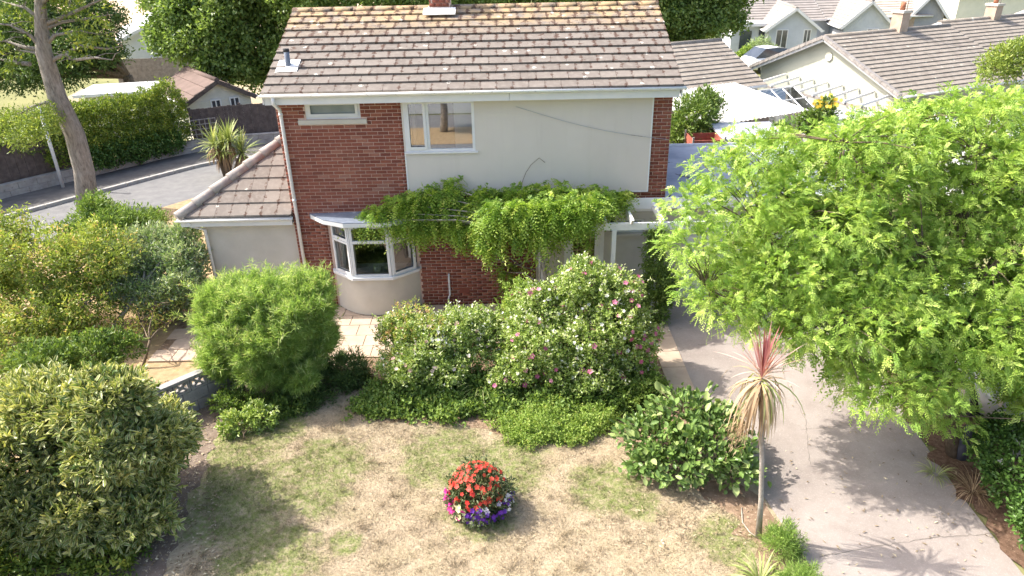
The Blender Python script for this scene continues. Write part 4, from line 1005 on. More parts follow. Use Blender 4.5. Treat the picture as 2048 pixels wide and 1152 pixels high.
# ------------------------------------------------------------------ flower bed shrubs
hb = [B(1180, 640, -3.1, .95, .8, .85), B(1080, 680, -3.3, .7, .7, .7), B(1260, 690, -3.2, .6, .6, .72), B(1170, 560, -2.9, .6, .55, .42), B(1230, 595, -2.95, .5, .5, .5), B(1090, 610, -3.0, .5, .5, .45), B(1180, 745, -3.7, .85, .6, .5), B(1270, 760, -3.5, .5, .5, .5), B(1040, 740, -3.6, .5, .45, .4)]
sh = thing('pink_flowering_shrub', 'tall dense shrub with pale leaves and pink blooms before the front door', 'shrub', (1.35, -3.25, 0))
fo, c_, o_ = foliage('crown', sh, L_rose, lumpy(hb), 5600, 9, .03, .055, .033, 'kite', ow=.7, rw=.7, uw=.45, shell=.55, low=-.7, lump=.24, flat=.45, crand=.45, overlap=.78, shoots=650, sl=.3, sup=1.0, sbias=.28)
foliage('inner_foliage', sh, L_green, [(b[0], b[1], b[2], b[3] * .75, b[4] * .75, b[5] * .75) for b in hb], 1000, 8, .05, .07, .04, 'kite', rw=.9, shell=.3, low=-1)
woody('stems', sh, M_bark2, (1.35, -3.25, 0), (1.35, -3.2, .4), hb, .05, c_, 150)
fm = flower_mesh('pink_bloom', .05, 5, P_pink); right = np.where((c_[:, 0] > 1.9) & (o_[:, 1] < .2))[0]
p, d = vis_points(c_, o_, 70, out=.06); put_flowers(sh, fm, p, d)
k = rng.choice(right, 75, replace=False); put_flowers(sh, fm, c_[k] + o_[k] * .06, unit(o_[k] + np.array([0, -.4, .4])))
fm2 = flower_mesh('white_bloom', .035, 5, P_white); p, d = vis_points(c_, o_, 60, out=.05); put_flowers(sh, fm2, p, d)
top = np.where((c_[:, 2] > 1.35) & (o_[:, 2] > .1))[0]; k = rng.choice(top, min(90, len(top)), replace=False); put_flowers(sh, fm2, c_[k] + o_[k] * .05, unit(o_[k] + np.array([0, -.3, .6])))

rb2 = [B(840, 690, -3.3, .6, .55, .5), B(910, 660, -3.0, .55, .5, .45), B(820, 740, -3.6, .5, .45, .4), B(960, 650, -2.9, .42, .4, .4), B(880, 740, -3.6, .5, .45, .4), B(800, 660, -3.0, .4, .4, .35), B(950, 700, -3.2, .45, .4, .4)]
sh = thing('rose_bush', 'wide rose bush with pale blooms beside the curved bay base', 'rose', (-1.75, -3.2, 0))
fo, c_, o_ = foliage('crown', sh, L_rose, lumpy(rb2), 3000, 9, .03, .052, .031, 'kite', ow=.7, rw=.7, uw=.4, shell=.45, low=-.7, lump=.26, flat=.45, crand=.55, overlap=.75, shoots=380, sl=.32, sup=1.0, sbias=.25)
foliage('new_growth', sh, L_rust, [B(820, 640, -3.0, .42, .4, .3), B(800, 690, -3.3, .38, .35, .35), B(860, 660, -3.2, .4, .35, .25)], 260, 8, .03, .045, .024, 'oval', shell=.75, bias=.3, uw=.4)
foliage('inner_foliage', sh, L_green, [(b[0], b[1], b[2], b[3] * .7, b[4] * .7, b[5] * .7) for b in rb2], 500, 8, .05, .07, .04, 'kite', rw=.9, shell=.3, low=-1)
woody('stems', sh, M_bark2, (-1.75, -3.2, 0), (-1.75, -3.15, .25), rb2, .03, c_, 90)
fm3 = flower_mesh('rose_bloom', .042, 6, petal('blush_petal', (.70, .42, .36), (.84, .72, .66)), .5)
p, d = vis_points(c_, o_, 55, out=.05); put_flowers(sh, fm3, p, d)
k = np.argsort(((c_ - np.array(ony(880, 680, -3.5))) ** 2).sum(1))[:40]; put_flowers(sh, fm2, c_[k] + o_[k] * .05, unit(o_[k] + np.array([0, -.4, .4])))
rb3 = [B(1040, 640, -2.7, .45, .4, .45), B(1020, 690, -3.0, .4, .4, .4), B(1045, 590, -2.6, .3, .3, .3), B(1035, 665, -2.8, .3, .3, .3)]
sh = thing('pink_rose_bush', 'yellow green rose bush with pink blooms between the two big shrubs', 'rose', (.05, -2.9, 0))
fo, c_, o_ = foliage('crown', sh, L_lime, rb3, 750, 9, .03, .055, .03, 'oval', ow=.7, rw=.7, uw=.4, shell=.4, low=-.7, flat=.45, shoots=120, sl=.3)
woody('stems', sh, M_bark2, (.05, -2.9, 0), (.05, -2.85, .25), rb3, .025, c_, 40)
p, d = vis_points(c_, o_, 14, out=.05); put_flowers(sh, fm, p, d)

# strap-leaved clump in the middle of the bed
def strap_clump(name, label, base, nb, Lr, W, mat, droop=(.8, 1.6), tilt=(.2, 1.1), cat='plant', z=0.0, group=None):
    s = thing(name, label, cat, (base[0], base[1], z), group); V, F, C = [], [], []
    for i in range(nb):
        a = random.uniform(0, 2 * math.pi); t = random.uniform(*tilt)
        d = (math.cos(a) * math.sin(t), math.sin(a) * math.sin(t), math.cos(t))
        blade_mesh((base[0] + math.cos(a) * .05, base[1] + math.sin(a) * .05, z + .005), d, random.uniform(*Lr), W * random.uniform(.7, 1.2), random.uniform(*droop), 6, V=V, F=F, C=C)
    link('leaves', mesh_np(name, V, F, C), mat, s); return s
p = onz(965, 790); strap_clump('strap_leaf_clump', 'clump of thin arching strap leaves between rose bush and pink shrub', p, 160, (.45, .85), .014, L_strap)
gc = [B(800, 820, -4.0, .45, .4, .18), B(900, 820, -4.1, .6, .42, .2), B(1000, 815, -4.0, .55, .42, .22), B(1120, 815, -4.1, .6, .45, .28), B(1230, 800, -4.0, .5, .45, .3), B(1290, 800, -3.9, .45, .4, .35), B(770, 790, -3.7, .4, .35, .2), B(960, 780, -3.6, .5, .35, .3), B(860, 790, -3.8, .5, .35, .25), B(740, 830, -4.15, .3, .25, .12)]
sh = thing('geranium_ground_cover', 'low green cranesbill foliage edging the lawn below the rose bushes', 'ground cover', (-.3, -4.1, 0))
tag(sh, kind='stuff')
foliage('foliage', sh, L_cover, gc, 2800, 9, .04, .064, .052, 'kite', ow=.5, rw=.6, uw=.8, shell=.4, low=-.1, flat=.7, lump=.26, shoots=260, sl=.2)
lc = [B(1090, 860, -4.75, .55, .4, .2), B(1060, 880, -4.9, .4, .3, .14), B(1150, 870, -4.9, .4, .3, .16), B(1190, 840, -4.6, .35, .3, .2), B(1100, 840, -4.5, .5, .35, .25), B(1025, 850, -4.65, .3, .25, .12)]
sh = thing('lime_ground_cover', 'bright lime mound of tiny leaves spilling onto the dry lawn', 'ground cover', (.6, -4.8, 0)); tag(sh, kind='stuff')
foliage('foliage', sh, L_lime, lc, 2600, 9, .03, .038, .026, 'kite', ow=.5, rw=.7, uw=.7, shell=.4, low=-.1, flat=.6, lump=.28, shoots=300, sl=.16)
# low plants in the shade under the feathery shrub
scatter_plant('shade_fern', 'dark ferny plant in the shade right of the feathery shrub', 'fern', L_dark, [B(690, 740, -3.1, .45, .4, .3), B(650, 760, -3.3, .5, .4, .28), B(600, 800, -3.8, .5, .4, .22), B(710, 770, -3.2, .3, .3, .18)], 800, 9, .11, .018, onz(670, 790), uw=.5, shell=.3)
scatter_plant('leafy_weed', 'small green and reddish leafy plant at the foot of the low wall', 'plant', L_rose, [B(480, 845, -4.6, .28, .25, .22), B(520, 835, -4.5, .3, .25, .25), B(455, 860, -4.7, .18, .15, .15)], 190, 9, .07, .035, onz(490, 880), 'oval', uw=.4, shell=.3)
scatter_plant('creeping_plant', 'deep green creeping plant in the shade below the feathery shrub', 'plant', L_green, [B(540, 830, -4.1, .4, .35, .22), B(470, 800, -4.0, .35, .3, .2), B(580, 820, -4.0, .35, .3, .18)], 420, 9, .065, .03, onz(540, 850), 'oval', uw=.5, shell=.3)
s_ = thing('dry_grass_patch', 'reddish dry tuft of grass between path and feathery shrub', 'grass', (*onz(770, 735)[:2], 0))
V, F, C = [], [], []
for i in range(260):
    q = onz(random.uniform(715, 800), random.uniform(715, 770)); a = random.uniform(0, 6.28)
    blade_mesh((q[0], q[1], .004), (math.cos(a) * .6, math.sin(a) * .6, .7), random.uniform(.1, .28), .006, 1.6, 4, V=V, F=F, C=C)
link('blades', mesh_np('dry_tuft', V, F, C), L_straw, s_)

# ------------------------------------------------------------------ broad-leaved shrub beside the palm: every large leaf a part
bb = [(2.3, -5.6, .42, .62, .5, .38), (2.75, -5.35, .6, .65, .5, .42), (3.0, -5.9, .48, .58, .55, .4), (2.5, -6.1, .35, .6, .4, .3), (3.25, -5.5, .45, .38, .5, .42), (2.05, -5.95, .25, .35, .3, .22), (3.35, -6.25, .32, .3, .3, .26)]
sh = thing('broad_leaf_shrub', 'broad leaved green shrub at the lawn edge behind the red palm', 'shrub', (2.7, -5.8, 0))
lm = []
for q in range(3):
    n = 1; V, F, C = leaf_arrays(np.zeros((1, 3)), np.array([[1., 0, 0]]), np.array([[0, 0, 1.]]), np.array([.17 + .02 * q]), np.array([.105 + .01 * q]), 'oval', np.array([.25 + .33 * q]), .2, .12)
    me = mesh_np('leaf', V, F, C); me.materials.append(L_broad); lm.append(me)
c, o, k = crown_points(bb, 290, .85, -.2, .15, .92)
s = np.argsort(-(o @ unit(np.array([0, -.7, .7]))))
for i in s[:280]:
    ob = bpy.data.objects.new('leaf', random.choice(lm)); COL.objects.link(ob); ob.parent = sh
    d = unit(o[i] * .8 + rng.normal(size=3) * .5 + np.array([0, 0, .1])); nn = unit(np.array([0, 0, 1.]) + o[i] * .5 + rng.normal(size=3) * .3)
    nn = unit(nn - nn.dot(d) * d); sd = np.cross(nn, d); sc = random.uniform(.55, .95)
    Mx = Matrix(((d[0], sd[0], nn[0], 0), (d[1], sd[1], nn[1], 0), (d[2], sd[2], nn[2], 0), (0, 0, 0, 1)))
    ob.matrix_local = Matrix.Translation(Vector(c[i] - .04 * o[i]) - wloc(sh)) @ Mx @ Matrix.Scale(sc, 4)
foliage('inner_foliage', sh, L_broad, [(b[0], b[1], b[2], b[3] * .92, b[4] * .92, b[5] * .92) for b in bb], 520, 6, .05, .11, .068, 'oval', shell=.5, low=-.4, flat=.6, kind='stuff', bias=-.1, uw=.3)
woody('stems', sh, M_bark2, (2.7, -5.8, 0), (2.7, -5.8, .2), bb, .03, c, 60)

# ------------------------------------------------------------------ red cordyline palm
base = onz(1517, 1075); pal = thing('red_cordyline_palm', 'slender palm with red strap leaves and a brown dead skirt beside the drive', 'palm', (base[0], base[1], 0))
Yp = base[1]; P3 = lambda u, v: Vector(ony(u, v, Yp))
m = MB(); pts = [Vector((base[0], base[1], -.02)), P3(1522, 1000), P3(1524, 920), P3(1523, 850), P3(1521, 770)]
m.tube(pts, [.045, .033, .031, .031, .038], 10); m.obj('trunk', M_barkl, pal)
head = P3(1524, 755)
def single_blade(name, p0, d, L, W, droop, mat, rnd=None, seg=7):
    V, F, C = [], [], []; blade_mesh(p0, d, L, W, droop, seg, V=V, F=F, C=C, rnd=rnd); link(name, mesh_np(name, V, F, C), mat, pal)
for i in range(64):
    a = random.uniform(0, 2 * math.pi); t = abs(random.gauss(.0, .5)) + .05; t = min(t, 1.3)
    d = (math.cos(a) * math.sin(t), math.sin(a) * math.sin(t), math.cos(t))
    single_blade('leaf', head + Vector((0, 0, random.uniform(-.03, .12))), d, random.uniform(.4, .7), random.uniform(.018, .028), random.uniform(.0, .3) + t * .2, L_cord, min(1, t / 1.0 * random.uniform(.6, 1.3)))
for i in range(46):
    a = random.uniform(0, 2 * math.pi); t = random.uniform(1.2, 2.1); d = (math.cos(a) * math.sin(t), math.sin(a) * math.sin(t), math.cos(t) + .35)
    single_blade('leaf', head + Vector((0, 0, random.uniform(-.14, 0))), d, random.uniform(.5, .85), random.uniform(.022, .036), random.uniform(1.6, 3.2), random.choice([L_straw, L_straw, L_straw, L_strap]), random.uniform(.45, 1))
V, F, C = [], [], []
for i in range(130):
    a = random.uniform(0, 2 * math.pi); d = (math.cos(a) * .75, math.sin(a) * .75, .1)
    blade_mesh(head + Vector((0, 0, random.uniform(-.35, -.1))), d, random.uniform(.5, .75), .016, random.uniform(3, 5), 7, V=V, F=F, C=C)
link('dead_skirt', mesh_np('skirt', V, F, C), L_straw, pal, 'stuff')
V, F, C = [], [], []     # drooping spent flower panicle
pc = P3(1478, 860)
for i in range(420):
    q = pc + Vector((random.gauss(0, .07), random.gauss(0, .07), random.gauss(0, .13))); q.x += (pc.z - q.z) * -.12
    blade_mesh(q, (random.gauss(0, 1), random.gauss(0, 1), -.6), random.uniform(.05, .1), .008, .8, 2, V=V, F=F, C=C)
link('spent_panicle', mesh_np('panicle', V, F, C), L_straw, pal, 'stuff')
m = MB(); m.tube([head + Vector((0, 0, -.05)), (head + pc) / 2 + Vector((-.05, 0, .12)), pc], [.012, .01, .006], 5); m.obj('panicle_stalk', M_barkl, pal)

# small plants at the foot of the palm
def wispy(label, u, v, r, h, n):
    q = onz(u, v); s = thing('wispy_fennel', label, 'plant', (q[0], q[1], 0), None)
    foliage('foliage', s, L_fennel, [(q[0], q[1], h * .5, r, r, h * .5), (q[0] + r * .3, q[1] - r * .2, h * .3, r * .7, r * .7, h * .3)], n, 18, .03, .08, .006, 'kite', uw=.8, shell=.2, low=-.6, bias=-.05)
    m = MB(); m.tube([(q[0], q[1], 0), (q[0], q[1], h * .7)], [.008, .004], 5); m.obj('stem', M_bark2, s)
wispy('wispy fennel plant at the foot of the red palm', 1560, 1105, .2, .42, 200)
wispy('second wispy fennel plant on the drive edge nearer the pavement', 1605, 1180, .2, .35, 170)
wispy('third wispy fennel plant spilling on the concrete edge', 1570, 1175, .14, .2, 80)
strap_clump('day_lily_clump', 'clump of bright green lily leaves in front of the red palm', onz(1520, 1165), 60, (.3, .5), .02, L_strap)
stk = thing('hose_length', 'pale curved dry stem lying at the foot of the palm', 'stem', (*onz(1495, 1050)[:2], 0))
m = MB(); m.tube([tuple(onz(u, v, .015)) for u, v in ((1483, 1015), (1485, 1045), (1500, 1065), (1520, 1078))], .009, 6); m.obj('stalk', M_barkl, stk)

# ------------------------------------------------------------------ flower pot on the lawn
pc = np.array([onz(960, 1025)[0], -6.62, 0.0]); ft = thing('flower_pot', 'tub overflowing with red and purple bedding flowers on the lawn', 'flower pot', (pc[0], pc[1], 0))
M_terra = surf('terracotta', (.30, .12, .07), (.38, .17, .10), 6, .9, .2)
m = MB(); m.lathe([(0, .0), (.19, .0), (.24, .22), (.26, .22), (.26, .26), (.22, .26), (.2, .2), (0, .2)], (pc[0], pc[1], 0), 20); m.obj('tub', M_terra, ft)
fo, c_, o_ = foliage('foliage', ft, leafmat('bedding_leaf', [(0, (.03, .045, .012)), (.6, (.07, .10, .03)), (1, (.22, .20, .10))], .2), [(pc[0], pc[1], .40, .36, .34, .36), (pc[0], pc[1], .24, .45, .41, .26)], 520, 8, .03, .07, .026, 'kite', uw=.3, shell=.5, low=-.5)
mr = flower_mesh('red_bloom', .038, 5, P_red, .15); mp = flower_mesh('purple_bloom', .04, 5, P_purple, .3); mm_ = flower_mesh('magenta_bloom', .04, 5, P_mag, .3); mw = flower_mesh('white_bloom_b', .038, 5, P_white, .3); ml = flower_mesh('lime_bloom', .036, 5, P_lime, .3); mli = flower_mesh('lilac_bloom', .04, 5, P_lilac, .3)
for i in range(330):
    d = unit(rng.normal(size=3))
    if d[2] < .0 or d[1] > .6: continue
    q = pc + np.array([-.02, 0, .36]) + d * np.array([.39, .37, .42]) * rng.uniform(.95, 1.08)
    put_flowers(ft, mr, [q], [unit(d + np.array([0, -.25, .35]) + rng.normal(size=3) * .3)])
for i in range(230):
    az = rng.uniform(-200, 70); z = rng.uniform(-.62, .38); ca, sa = math.cos(math.radians(az)), math.sin(math.radians(az)); h = math.sqrt(1 - z * z) * rng.uniform(.9, 1.08)
    q = pc + np.array([0, 0, .27]) + np.array([ca * h * .47, sa * h * .43, z * .34])
    if az < -140: me = mm_
    elif az < -115: me = random.choice([ml, ml, mm_])
    elif az < -95: me = random.choice([mp, mp, ml])
    elif az < -35: me = mp if z < .0 or rng.random() < .45 else random.choice([mli, mw])
    else: me = random.choice([mw, mp, mw])
    if az > -35 and rng.random() < .5: continue
    put_flowers(ft, me, [q], [unit(np.array([ca, sa, .3]) + np.array([0, -.25, .3]) + rng.normal(size=3) * .35)])

# ------------------------------------------------------------------ wisteria on the pergola and wall
wb = [B(765, 437, -.22, .3, .16, .13), B(830, 420, -.25, .4, .2, .22), B(895, 400, -.28, .36, .22, .3), B(945, 425, -.3, .4, .24, .3), B(1000, 415, -.35, .4, .3, .25), B(1075, 405, -.45, .5, .4, .22), B(1150, 405, -.5, .5, .4, .2), B(1215, 400, -.45, .36, .3, .1), B(890, 432, -.25, .33, .2, .24), B(950, 452, -.35, .32, .22, .24), B(1030, 450, -.9, .48, .35, .2), B(1100, 440, -1.05, .5, .35, .2), B(1150, 432, -1.05, .35, .3, .2), B(1060, 468, -1.0, .3, .22, .16), B(975, 465, -.95, .25, .2, .2), B(1015, 545, -.3, .2, .12, .22), B(1245, 398, -.5, .22, .2, .08)]
wb += [B(1000, 430, -1.2, .35, .25, .22), B(1060, 420, -1.2, .4, .3, .25), B(1120, 425, -1.25, .4, .3, .25), B(1170, 415, -1.1, .35, .3, .22), B(1090, 455, -1.25, .3, .22, .16), B(985, 500, -1.05, .16, .14, .16), B(900, 375, -.3, .28, .2, .14), B(1110, 380, -.5, .4, .3, .12), B(860, 435, -.3, .4, .2, .25)]
wb += [B(800, 440, -.35, .35, .22, .16), B(840, 455, -.3, .3, .2, .18), B(925, 450, -.4, .4, .25, .3), B(1190, 395, -.6, .4, .35, .12), B(765, 425, -.4, .3, .2, .12), B(800, 408, -.35, .35, .2, .16), B(850, 388, -.32, .3, .2, .16), B(740, 440, -.5, .25, .2, .08), B(975, 400, -.4, .4, .3, .2), B(1040, 395, -.5, .4, .3, .18), B(730, 445, -.3, .22, .2, .08)]
wi = thing('wisteria_vine', 'wisteria vine with drooping light green leaves spread over pergola and wall', 'vine', (.62, -1.1, 0))
fo, c_, o_ = feather('foliage', wi, L_wist, wb, 1900, 5, .25, 10, .078, .033, .45, -.95, .65, .26, -.25, .75, .55)
fo2, _, _ = foliage('hanging_shoots', wi, L_wist, [B(1000, 480, -1.25, .2, .15, .1), B(1080, 500, -1.25, .4, .15, .12), B(1170, 490, -1.2, .2, .15, .1), B(940, 470, -.6, .3, .2, .1), B(800, 450, -.5, .3, .15, .06)], 60, 5, .03, .07, .028, 'oval', shell=.3, shoots=55, sl=.5, sup=-1.2, sper=16)
wm = MB()
wm.tube([(.70, -1.12, 0), (.60, -1.14, .5), (.72, -1.12, 1.1), (.62, -1.1, 1.7), (.68, -1.05, 2.3)], [.06, .05, .045, .04, .035], 7)
wm.tube([(.55, -1.1, 0), (.74, -1.16, .6), (.58, -1.14, 1.2), (.7, -1.05, 2.2)], [.03, .03, .026, .02], 6)
for b in wb: 
    s0 = Vector((.65, -1.05, 2.2)) if b[2] > 1.6 else Vector((.62, -1.1, 1.0))
    c = Vector(b[:3]); wm.tube([s0, s0.lerp(c, .5) + Vector((0, .15, .06)), c], [.022, .016, .008], 5)
for (a, b_, cpt) in (((.55, -.15, .9), (-.3, -.1, 1.15), (-1.3, -.08, 1.65)), ((.5, -.2, .8), (-.1, -.12, 1.25), (-1.1, -.06, 1.55)), ((.45, -.25, 1.2), (.0, -.2, 1.0), (-.6, -.1, 1.4))):
    wm.tube([a, b_, cpt], [.014, .011, .006], 5)
wm.obj('stems', M_barkl, wi)
m = MB(); pts = [ony(u, v, -.1) for u, v in ((1042, 375), (1046, 360), (1052, 345), (1062, 330), (1078, 316), (1090, 325))]
m.tube(pts, .005, 4); m.obj('tendril', M_bark2, wi)
# climber on the right pergola post
cb = [(3.05, -1.02, .35, .32, .28, .4), (3.1, -1.02, .95, .30, .26, .4), (3.02, -1.0, 1.5, .24, .22, .4), (2.98, -1.0, 2.0, .18, .18, .3), (3.3, -1.0, .8, .2, .2, .35)]
s_ = thing('climbing_shrub', 'dark green climber growing up the pergola post by the garage door', 'climber', (3.05, -1.0, 0))
fo, c_, o_ = foliage('foliage', s_, L_green, cb, 800, 9, .04, .075, .028, 'oval', ow=.6, rw=.7, uw=-.1, shell=.4, low=-.9, flat=.4)
m = MB(); m.tube([(3.05, -1.0, 0), (3.08, -1.0, 1.0), (3.0, -1.0, 2.3)], [.03, .025, .012], 6); m.tube([(3.12, -1.02, 0), (3.02, -.98, 1.0), (3.1, -1.0, 1.9)], [.018, .015, .01], 6); m.obj('stems', M_bark2, s_)
m = MB(); m.box(2.98, 3.06, -1.03, -.95, 0, 2.159); m.obj('post', M_wood_w, per)

# ------------------------------------------------------------------ bush with white flowers at the right edge, mulch plants
wbb = [(7.25, -6.9, .55, .55, .8, .55), (7.4, -6.2, .6, .5, .5, .5), (7.1, -7.7, .4, .45, .6, .42), (7.6, -7.3, .75, .6, .8, .5)]
s_ = thing('white_flower_bush', 'deep green bush dotted with white blooms on the mulch bed', 'bush', (7.3, -6.9, 0))
fo, c_, o_ = foliage('crown', s_, L_ivy, lumpy(wbb), 1500, 9, .035, .06, .042, 'oval', ow=.7, rw=.6, uw=.4, shell=.6, low=-.5, flat=.5, overlap=.8)
woody('stems', s_, M_bark2, (7.3, -6.9, 0), (7.3, -6.9, .25), wbb, .03, c_, 50)
fmw = flower_mesh('bindweed_bloom', .045, 5, P_white, .6); p, d = vis_points(c_, o_, 22, out=.05); put_flowers(s_, fmw, p, d)
strap_clump('brown_sedge_clump', 'brown and green sedge tuft on the mulch under the mimosa', onz(1945, 985), 130, (.3, .6), .008, L_straw)
strap_clump('green_sedge_clump', 'olive sedge tuft at the mulch edge close to the dark post', onz(1870, 950), 70, (.2, .4), .008, L_strap)
pst = thing('dark_bollard', 'short dark grey round post in the mulch bed under the mimosa', 'post', (*onz(1912, 925)[:2], 0))
q = onz(1912, 925); m = MB(); m.lathe([(0, 0), (.085, 0), (.085, .55), (.075, .60), (0, .61)], (q[0] + .12, q[1] + .1, 0), 16); m.obj('shaft', surf('dark_post', (.06, .065, .085), (.09, .095, .12), 5, .6, .1), pst)

# fallen leaves and clippings on the soil bed
lt = thing('leaf_litter', 'fallen leaves and clippings scattered on the soil beds', 'leaf litter', (-5, -7, 0)); tag(lt, kind='stuff')
n = 1500; u = np.concatenate([rng.uniform(230, 440, 1100), rng.uniform(1560, 2000, 250), rng.uniform(1280, 1520, 150)]); v = np.concatenate([rng.uniform(830, 1152, 1100), rng.uniform(620, 1150, 250), rng.uniform(980, 1100, 150)])
Pp = np.array([onz(a, b) for a, b in zip(u, v)]); Pp[:, 2] = rng.uniform(.02, .03, n)
Dd = rng.normal(size=(n, 3)); Dd[:, 2] *= .15; Nn = np.array([0, 0, 1.]) + rng.normal(size=(n, 3)) * .3
L_lit = leafmat('fallen_leaf', [(0, (.13, .09, .05)), (.6, (.26, .20, .12)), (1, (.46, .40, .27))], .1, .8)
V, F, C = leaf_arrays(Pp, Dd, Nn, rng.uniform(.03, .08, n), rng.uniform(.012, .03, n), 'kite', rng.random(n)); V[:, 2] = np.maximum(V[:, 2], .016)
link('leaves', mesh_np('litter', V, F, C), L_lit, lt)

# ------------------------------------------------------------------ low block wall with pierced screen blocks
M_block = surf('grey_block', (.26, .25, .25), (.36, .35, .34), 6, .95, .4, (.18, .18, .18), 12, .15)
a = onz(318, 776, .72); b_ = onz(408, 738, .72); d = (b_ - a); d[2] = 0; Lw = np.linalg.norm(d); d /= Lw; a = a - d * 1.6; Lw += 2.4; nrm = np.array([d[1], -d[0], 0])
bw = thing('screen_block_wall', 'low grey block wall topped with pierced screen blocks', 'garden wall', (a[0] + d[0] * Lw / 2, a[1] + d[1] * Lw / 2, 0))
Mx = Matrix(((d[0], nrm[0], 0, a[0]), (d[1], nrm[1], 0, a[1]), (0, 0, 1, 0), (0, 0, 0, 1)))
nb = int(Lw / .45)
for j in range(2):
    for i in range(nb):
        m = MB(); o = (.225 if j else 0); m.box(i * .45 + .005 + o - .1, i * .45 + .445 + o - .1, -.05, .05, j * .215 + (0 if j == 0 else .002), j * .215 + .208, Mx); m.obj('block', M_block, bw)
for i in range(int(Lw / .3)):
    m = MB(); x0 = i * .3; z0 = .43
    m.box(x0, x0 + .29, -.045, .045, z0, z0 + .035, Mx); m.box(x0, x0 + .29, -.045, .045, z0 + .205, z0 + .24, Mx); m.box(x0, x0 + .035, -.044, .044, z0 + .035, z0 + .205, Mx); m.box(x0 + .255, x0 + .29, -.044, .044, z0 + .035, z0 + .205, Mx)
    for s in (-1, 1):
        M2 = Mx @ Matrix.Translation((x0 + .145, 0, z0 + .12)) @ Matrix.Rotation(s * .62, 4, 'Y'); m.box(-.155, .155, -.04 - .001 * s, .04 + .001 * s, -.016, .016, M2)
    m.obj('screen_block', M_block, bw)
m = MB(); m.box(-.1, Lw, -.075, .075, .672, .722, Mx); m.obj('coping', M_block, bw)
# ------------------------------------------------------------------ across the side road: wall, fences, hedge, shed
M_oldwall = surf('old_blockwork', (.30, .28, .265), (.42, .40, .375), 4, .95, .4, (.20, .19, .17), 9, .15)
M_fence = surf('dark_fence_board', (.075, .06, .055), (.13, .105, .095), 6, .9, .3)
gw = thing('roadside_wall', 'low grey block wall along the dark footway across the road', 'garden wall', (*RP(2, 0), 0))
s = -5.0
while s < 12:
    for j in range(2):
        m = MB(); o = .3 * j; m.prism([RP(s + o + .006, -.22), RP(s + o + .594, -.22), RP(s + o + .594, -.02), RP(s + o + .006, -.02)], .09 + j * .2, .09 + j * .2 + .192); m.obj('block', M_oldwall, gw)
    s += .6
m = MB()
ss = np.linspace(-5, 12, 40); m.add([(*RP(a, t), z) for a in ss for (t, z) in ((-.24, .49), (0, .49), (0, .53), (-.24, .53))], [(4 * i + k, 4 * i + (k + 1) % 4, 4 * i + 4 + (k + 1) % 4, 4 * i + 4 + k) for i in range(39) for k in range(4)]); m.obj('coping', M_oldwall, gw)
def fence(name, label, s0, s1, t, z0, z1, w=.14):
    f = thing(name, label, 'fence', (*RP((s0 + s1) / 2, t), 0)); s = s0; i = 0
    while s < s1:
        m = MB(); q = .0 if i % 2 else .012; m.prism([RP(s, t - .02 - q), RP(s + w - .002, t - .02 - q), RP(s + w - .002, t - q), RP(s, t - q)], z0, z1 + random.uniform(-.015, .015)); m.obj('board', M_fence, f); s += w; i += 1
    for s in np.arange(s0, s1 + .1, 1.8):
        m = MB(); m.prism([RP(s, t - .12), RP(s + .09, t - .12), RP(s + .09, t - .035), RP(s, t - .035)], .0, z1 + .06); m.obj('post', M_fence, f)
    return f
fence('board_fence', 'dark brown board fence above the roadside wall left of the hedge', -4.5, 2.8, -.3, .3, 1.75)
fence('board_fence', 'dark brown board fence beyond the trellis behind the spiky yucca', 7.3, 15, -.3, .3, 1.72)
# trellis panel on the wall
tr = thing('square_trellis', 'weathered square wooden trellis panel standing on the roadside wall', 'trellis', (*RP(7.4, -.1), .53))
M_trel = surf('grey_timber', (.22, .20, .19), (.32, .30, .28), 6, .9, .2)
for k in range(9):
    m = MB(); m.prism([RP(6.55 + k * .2, -.12), RP(6.58 + k * .2, -.12), RP(6.58 + k * .2, -.095), RP(6.55 + k * .2, -.095)], .531, 1.35); m.obj('upright', M_trel, tr)
for k in range(5):
    m = MB(); z = .56 + k * .19
    for q in range(8): m.prism([RP(6.55 + q * .2, -.094), RP(6.755 + q * .2, -.094), RP(6.755 + q * .2, -.075), RP(6.55 + q * .2, -.075)], z, z + .03)
    m.obj('rail', M_trel, tr)
# hedges on the wall: clipped mass and ivy
hb = []
for s in np.arange(2.4, 6.9, .55):
    x, y = RP(s, -.75); hb.append((x, y, random.uniform(1.7, 1.95), .62, .62, random.uniform(.7, .85))); x, y = RP(s, -.35); hb.append((x, y, 1.1, .5, .5, .6))
hd = thing('roadside_hedge', 'bright green hedge with yellow tips growing over the roadside wall', 'hedge', (*RP(4.5, -.7), 0))
fo, c_, o_ = foliage('foliage', hd, L_hedge, hb, 4200, 8, .05, .10, .05, 'kite', ow=.7, rw=.7, uw=.4, shell=.6, low=-.5, flat=.45, crand=.6, overlap=.7)
woody('stems', hd, M_bark2, (*RP(4.5, -.7), 0), (*RP(4.5, -.7), .8), hb[::2], .06, None)
ib = []
for s in np.arange(3.2, 6.6, .45): x, y = RP(s, .0); ib.append((x, y, .75, .42, .25, .45))
iv = thing('wall_ivy', 'dark glossy ivy hanging down the roadside wall below the hedge', 'ivy', (*RP(4.9, .0), 0))
fo, c_, o_ = foliage('foliage', iv, L_ivy, ib, 1500, 8, .05, .08, .06, 'kite', ow=.7, rw=.5, uw=-.3, shell=.6, low=-.8, flat=.3)
woody('stems', iv, M_bark2, (*RP(4.9, .05), .09), (*RP(4.9, 0), .5), ib, .03, None)
lb = []
for s in np.arange(-3.5, 2.2, .6): x, y = RP(s, -.9); lb.append((x, y, random.uniform(1.7, 2.2), .7, .7, random.uniform(.7, .9)))
hd = thing('loose_hedge', 'loose yellow green hedge above the dark fence by the leaning trunk', 'hedge', (*RP(-.6, -.9), 0))
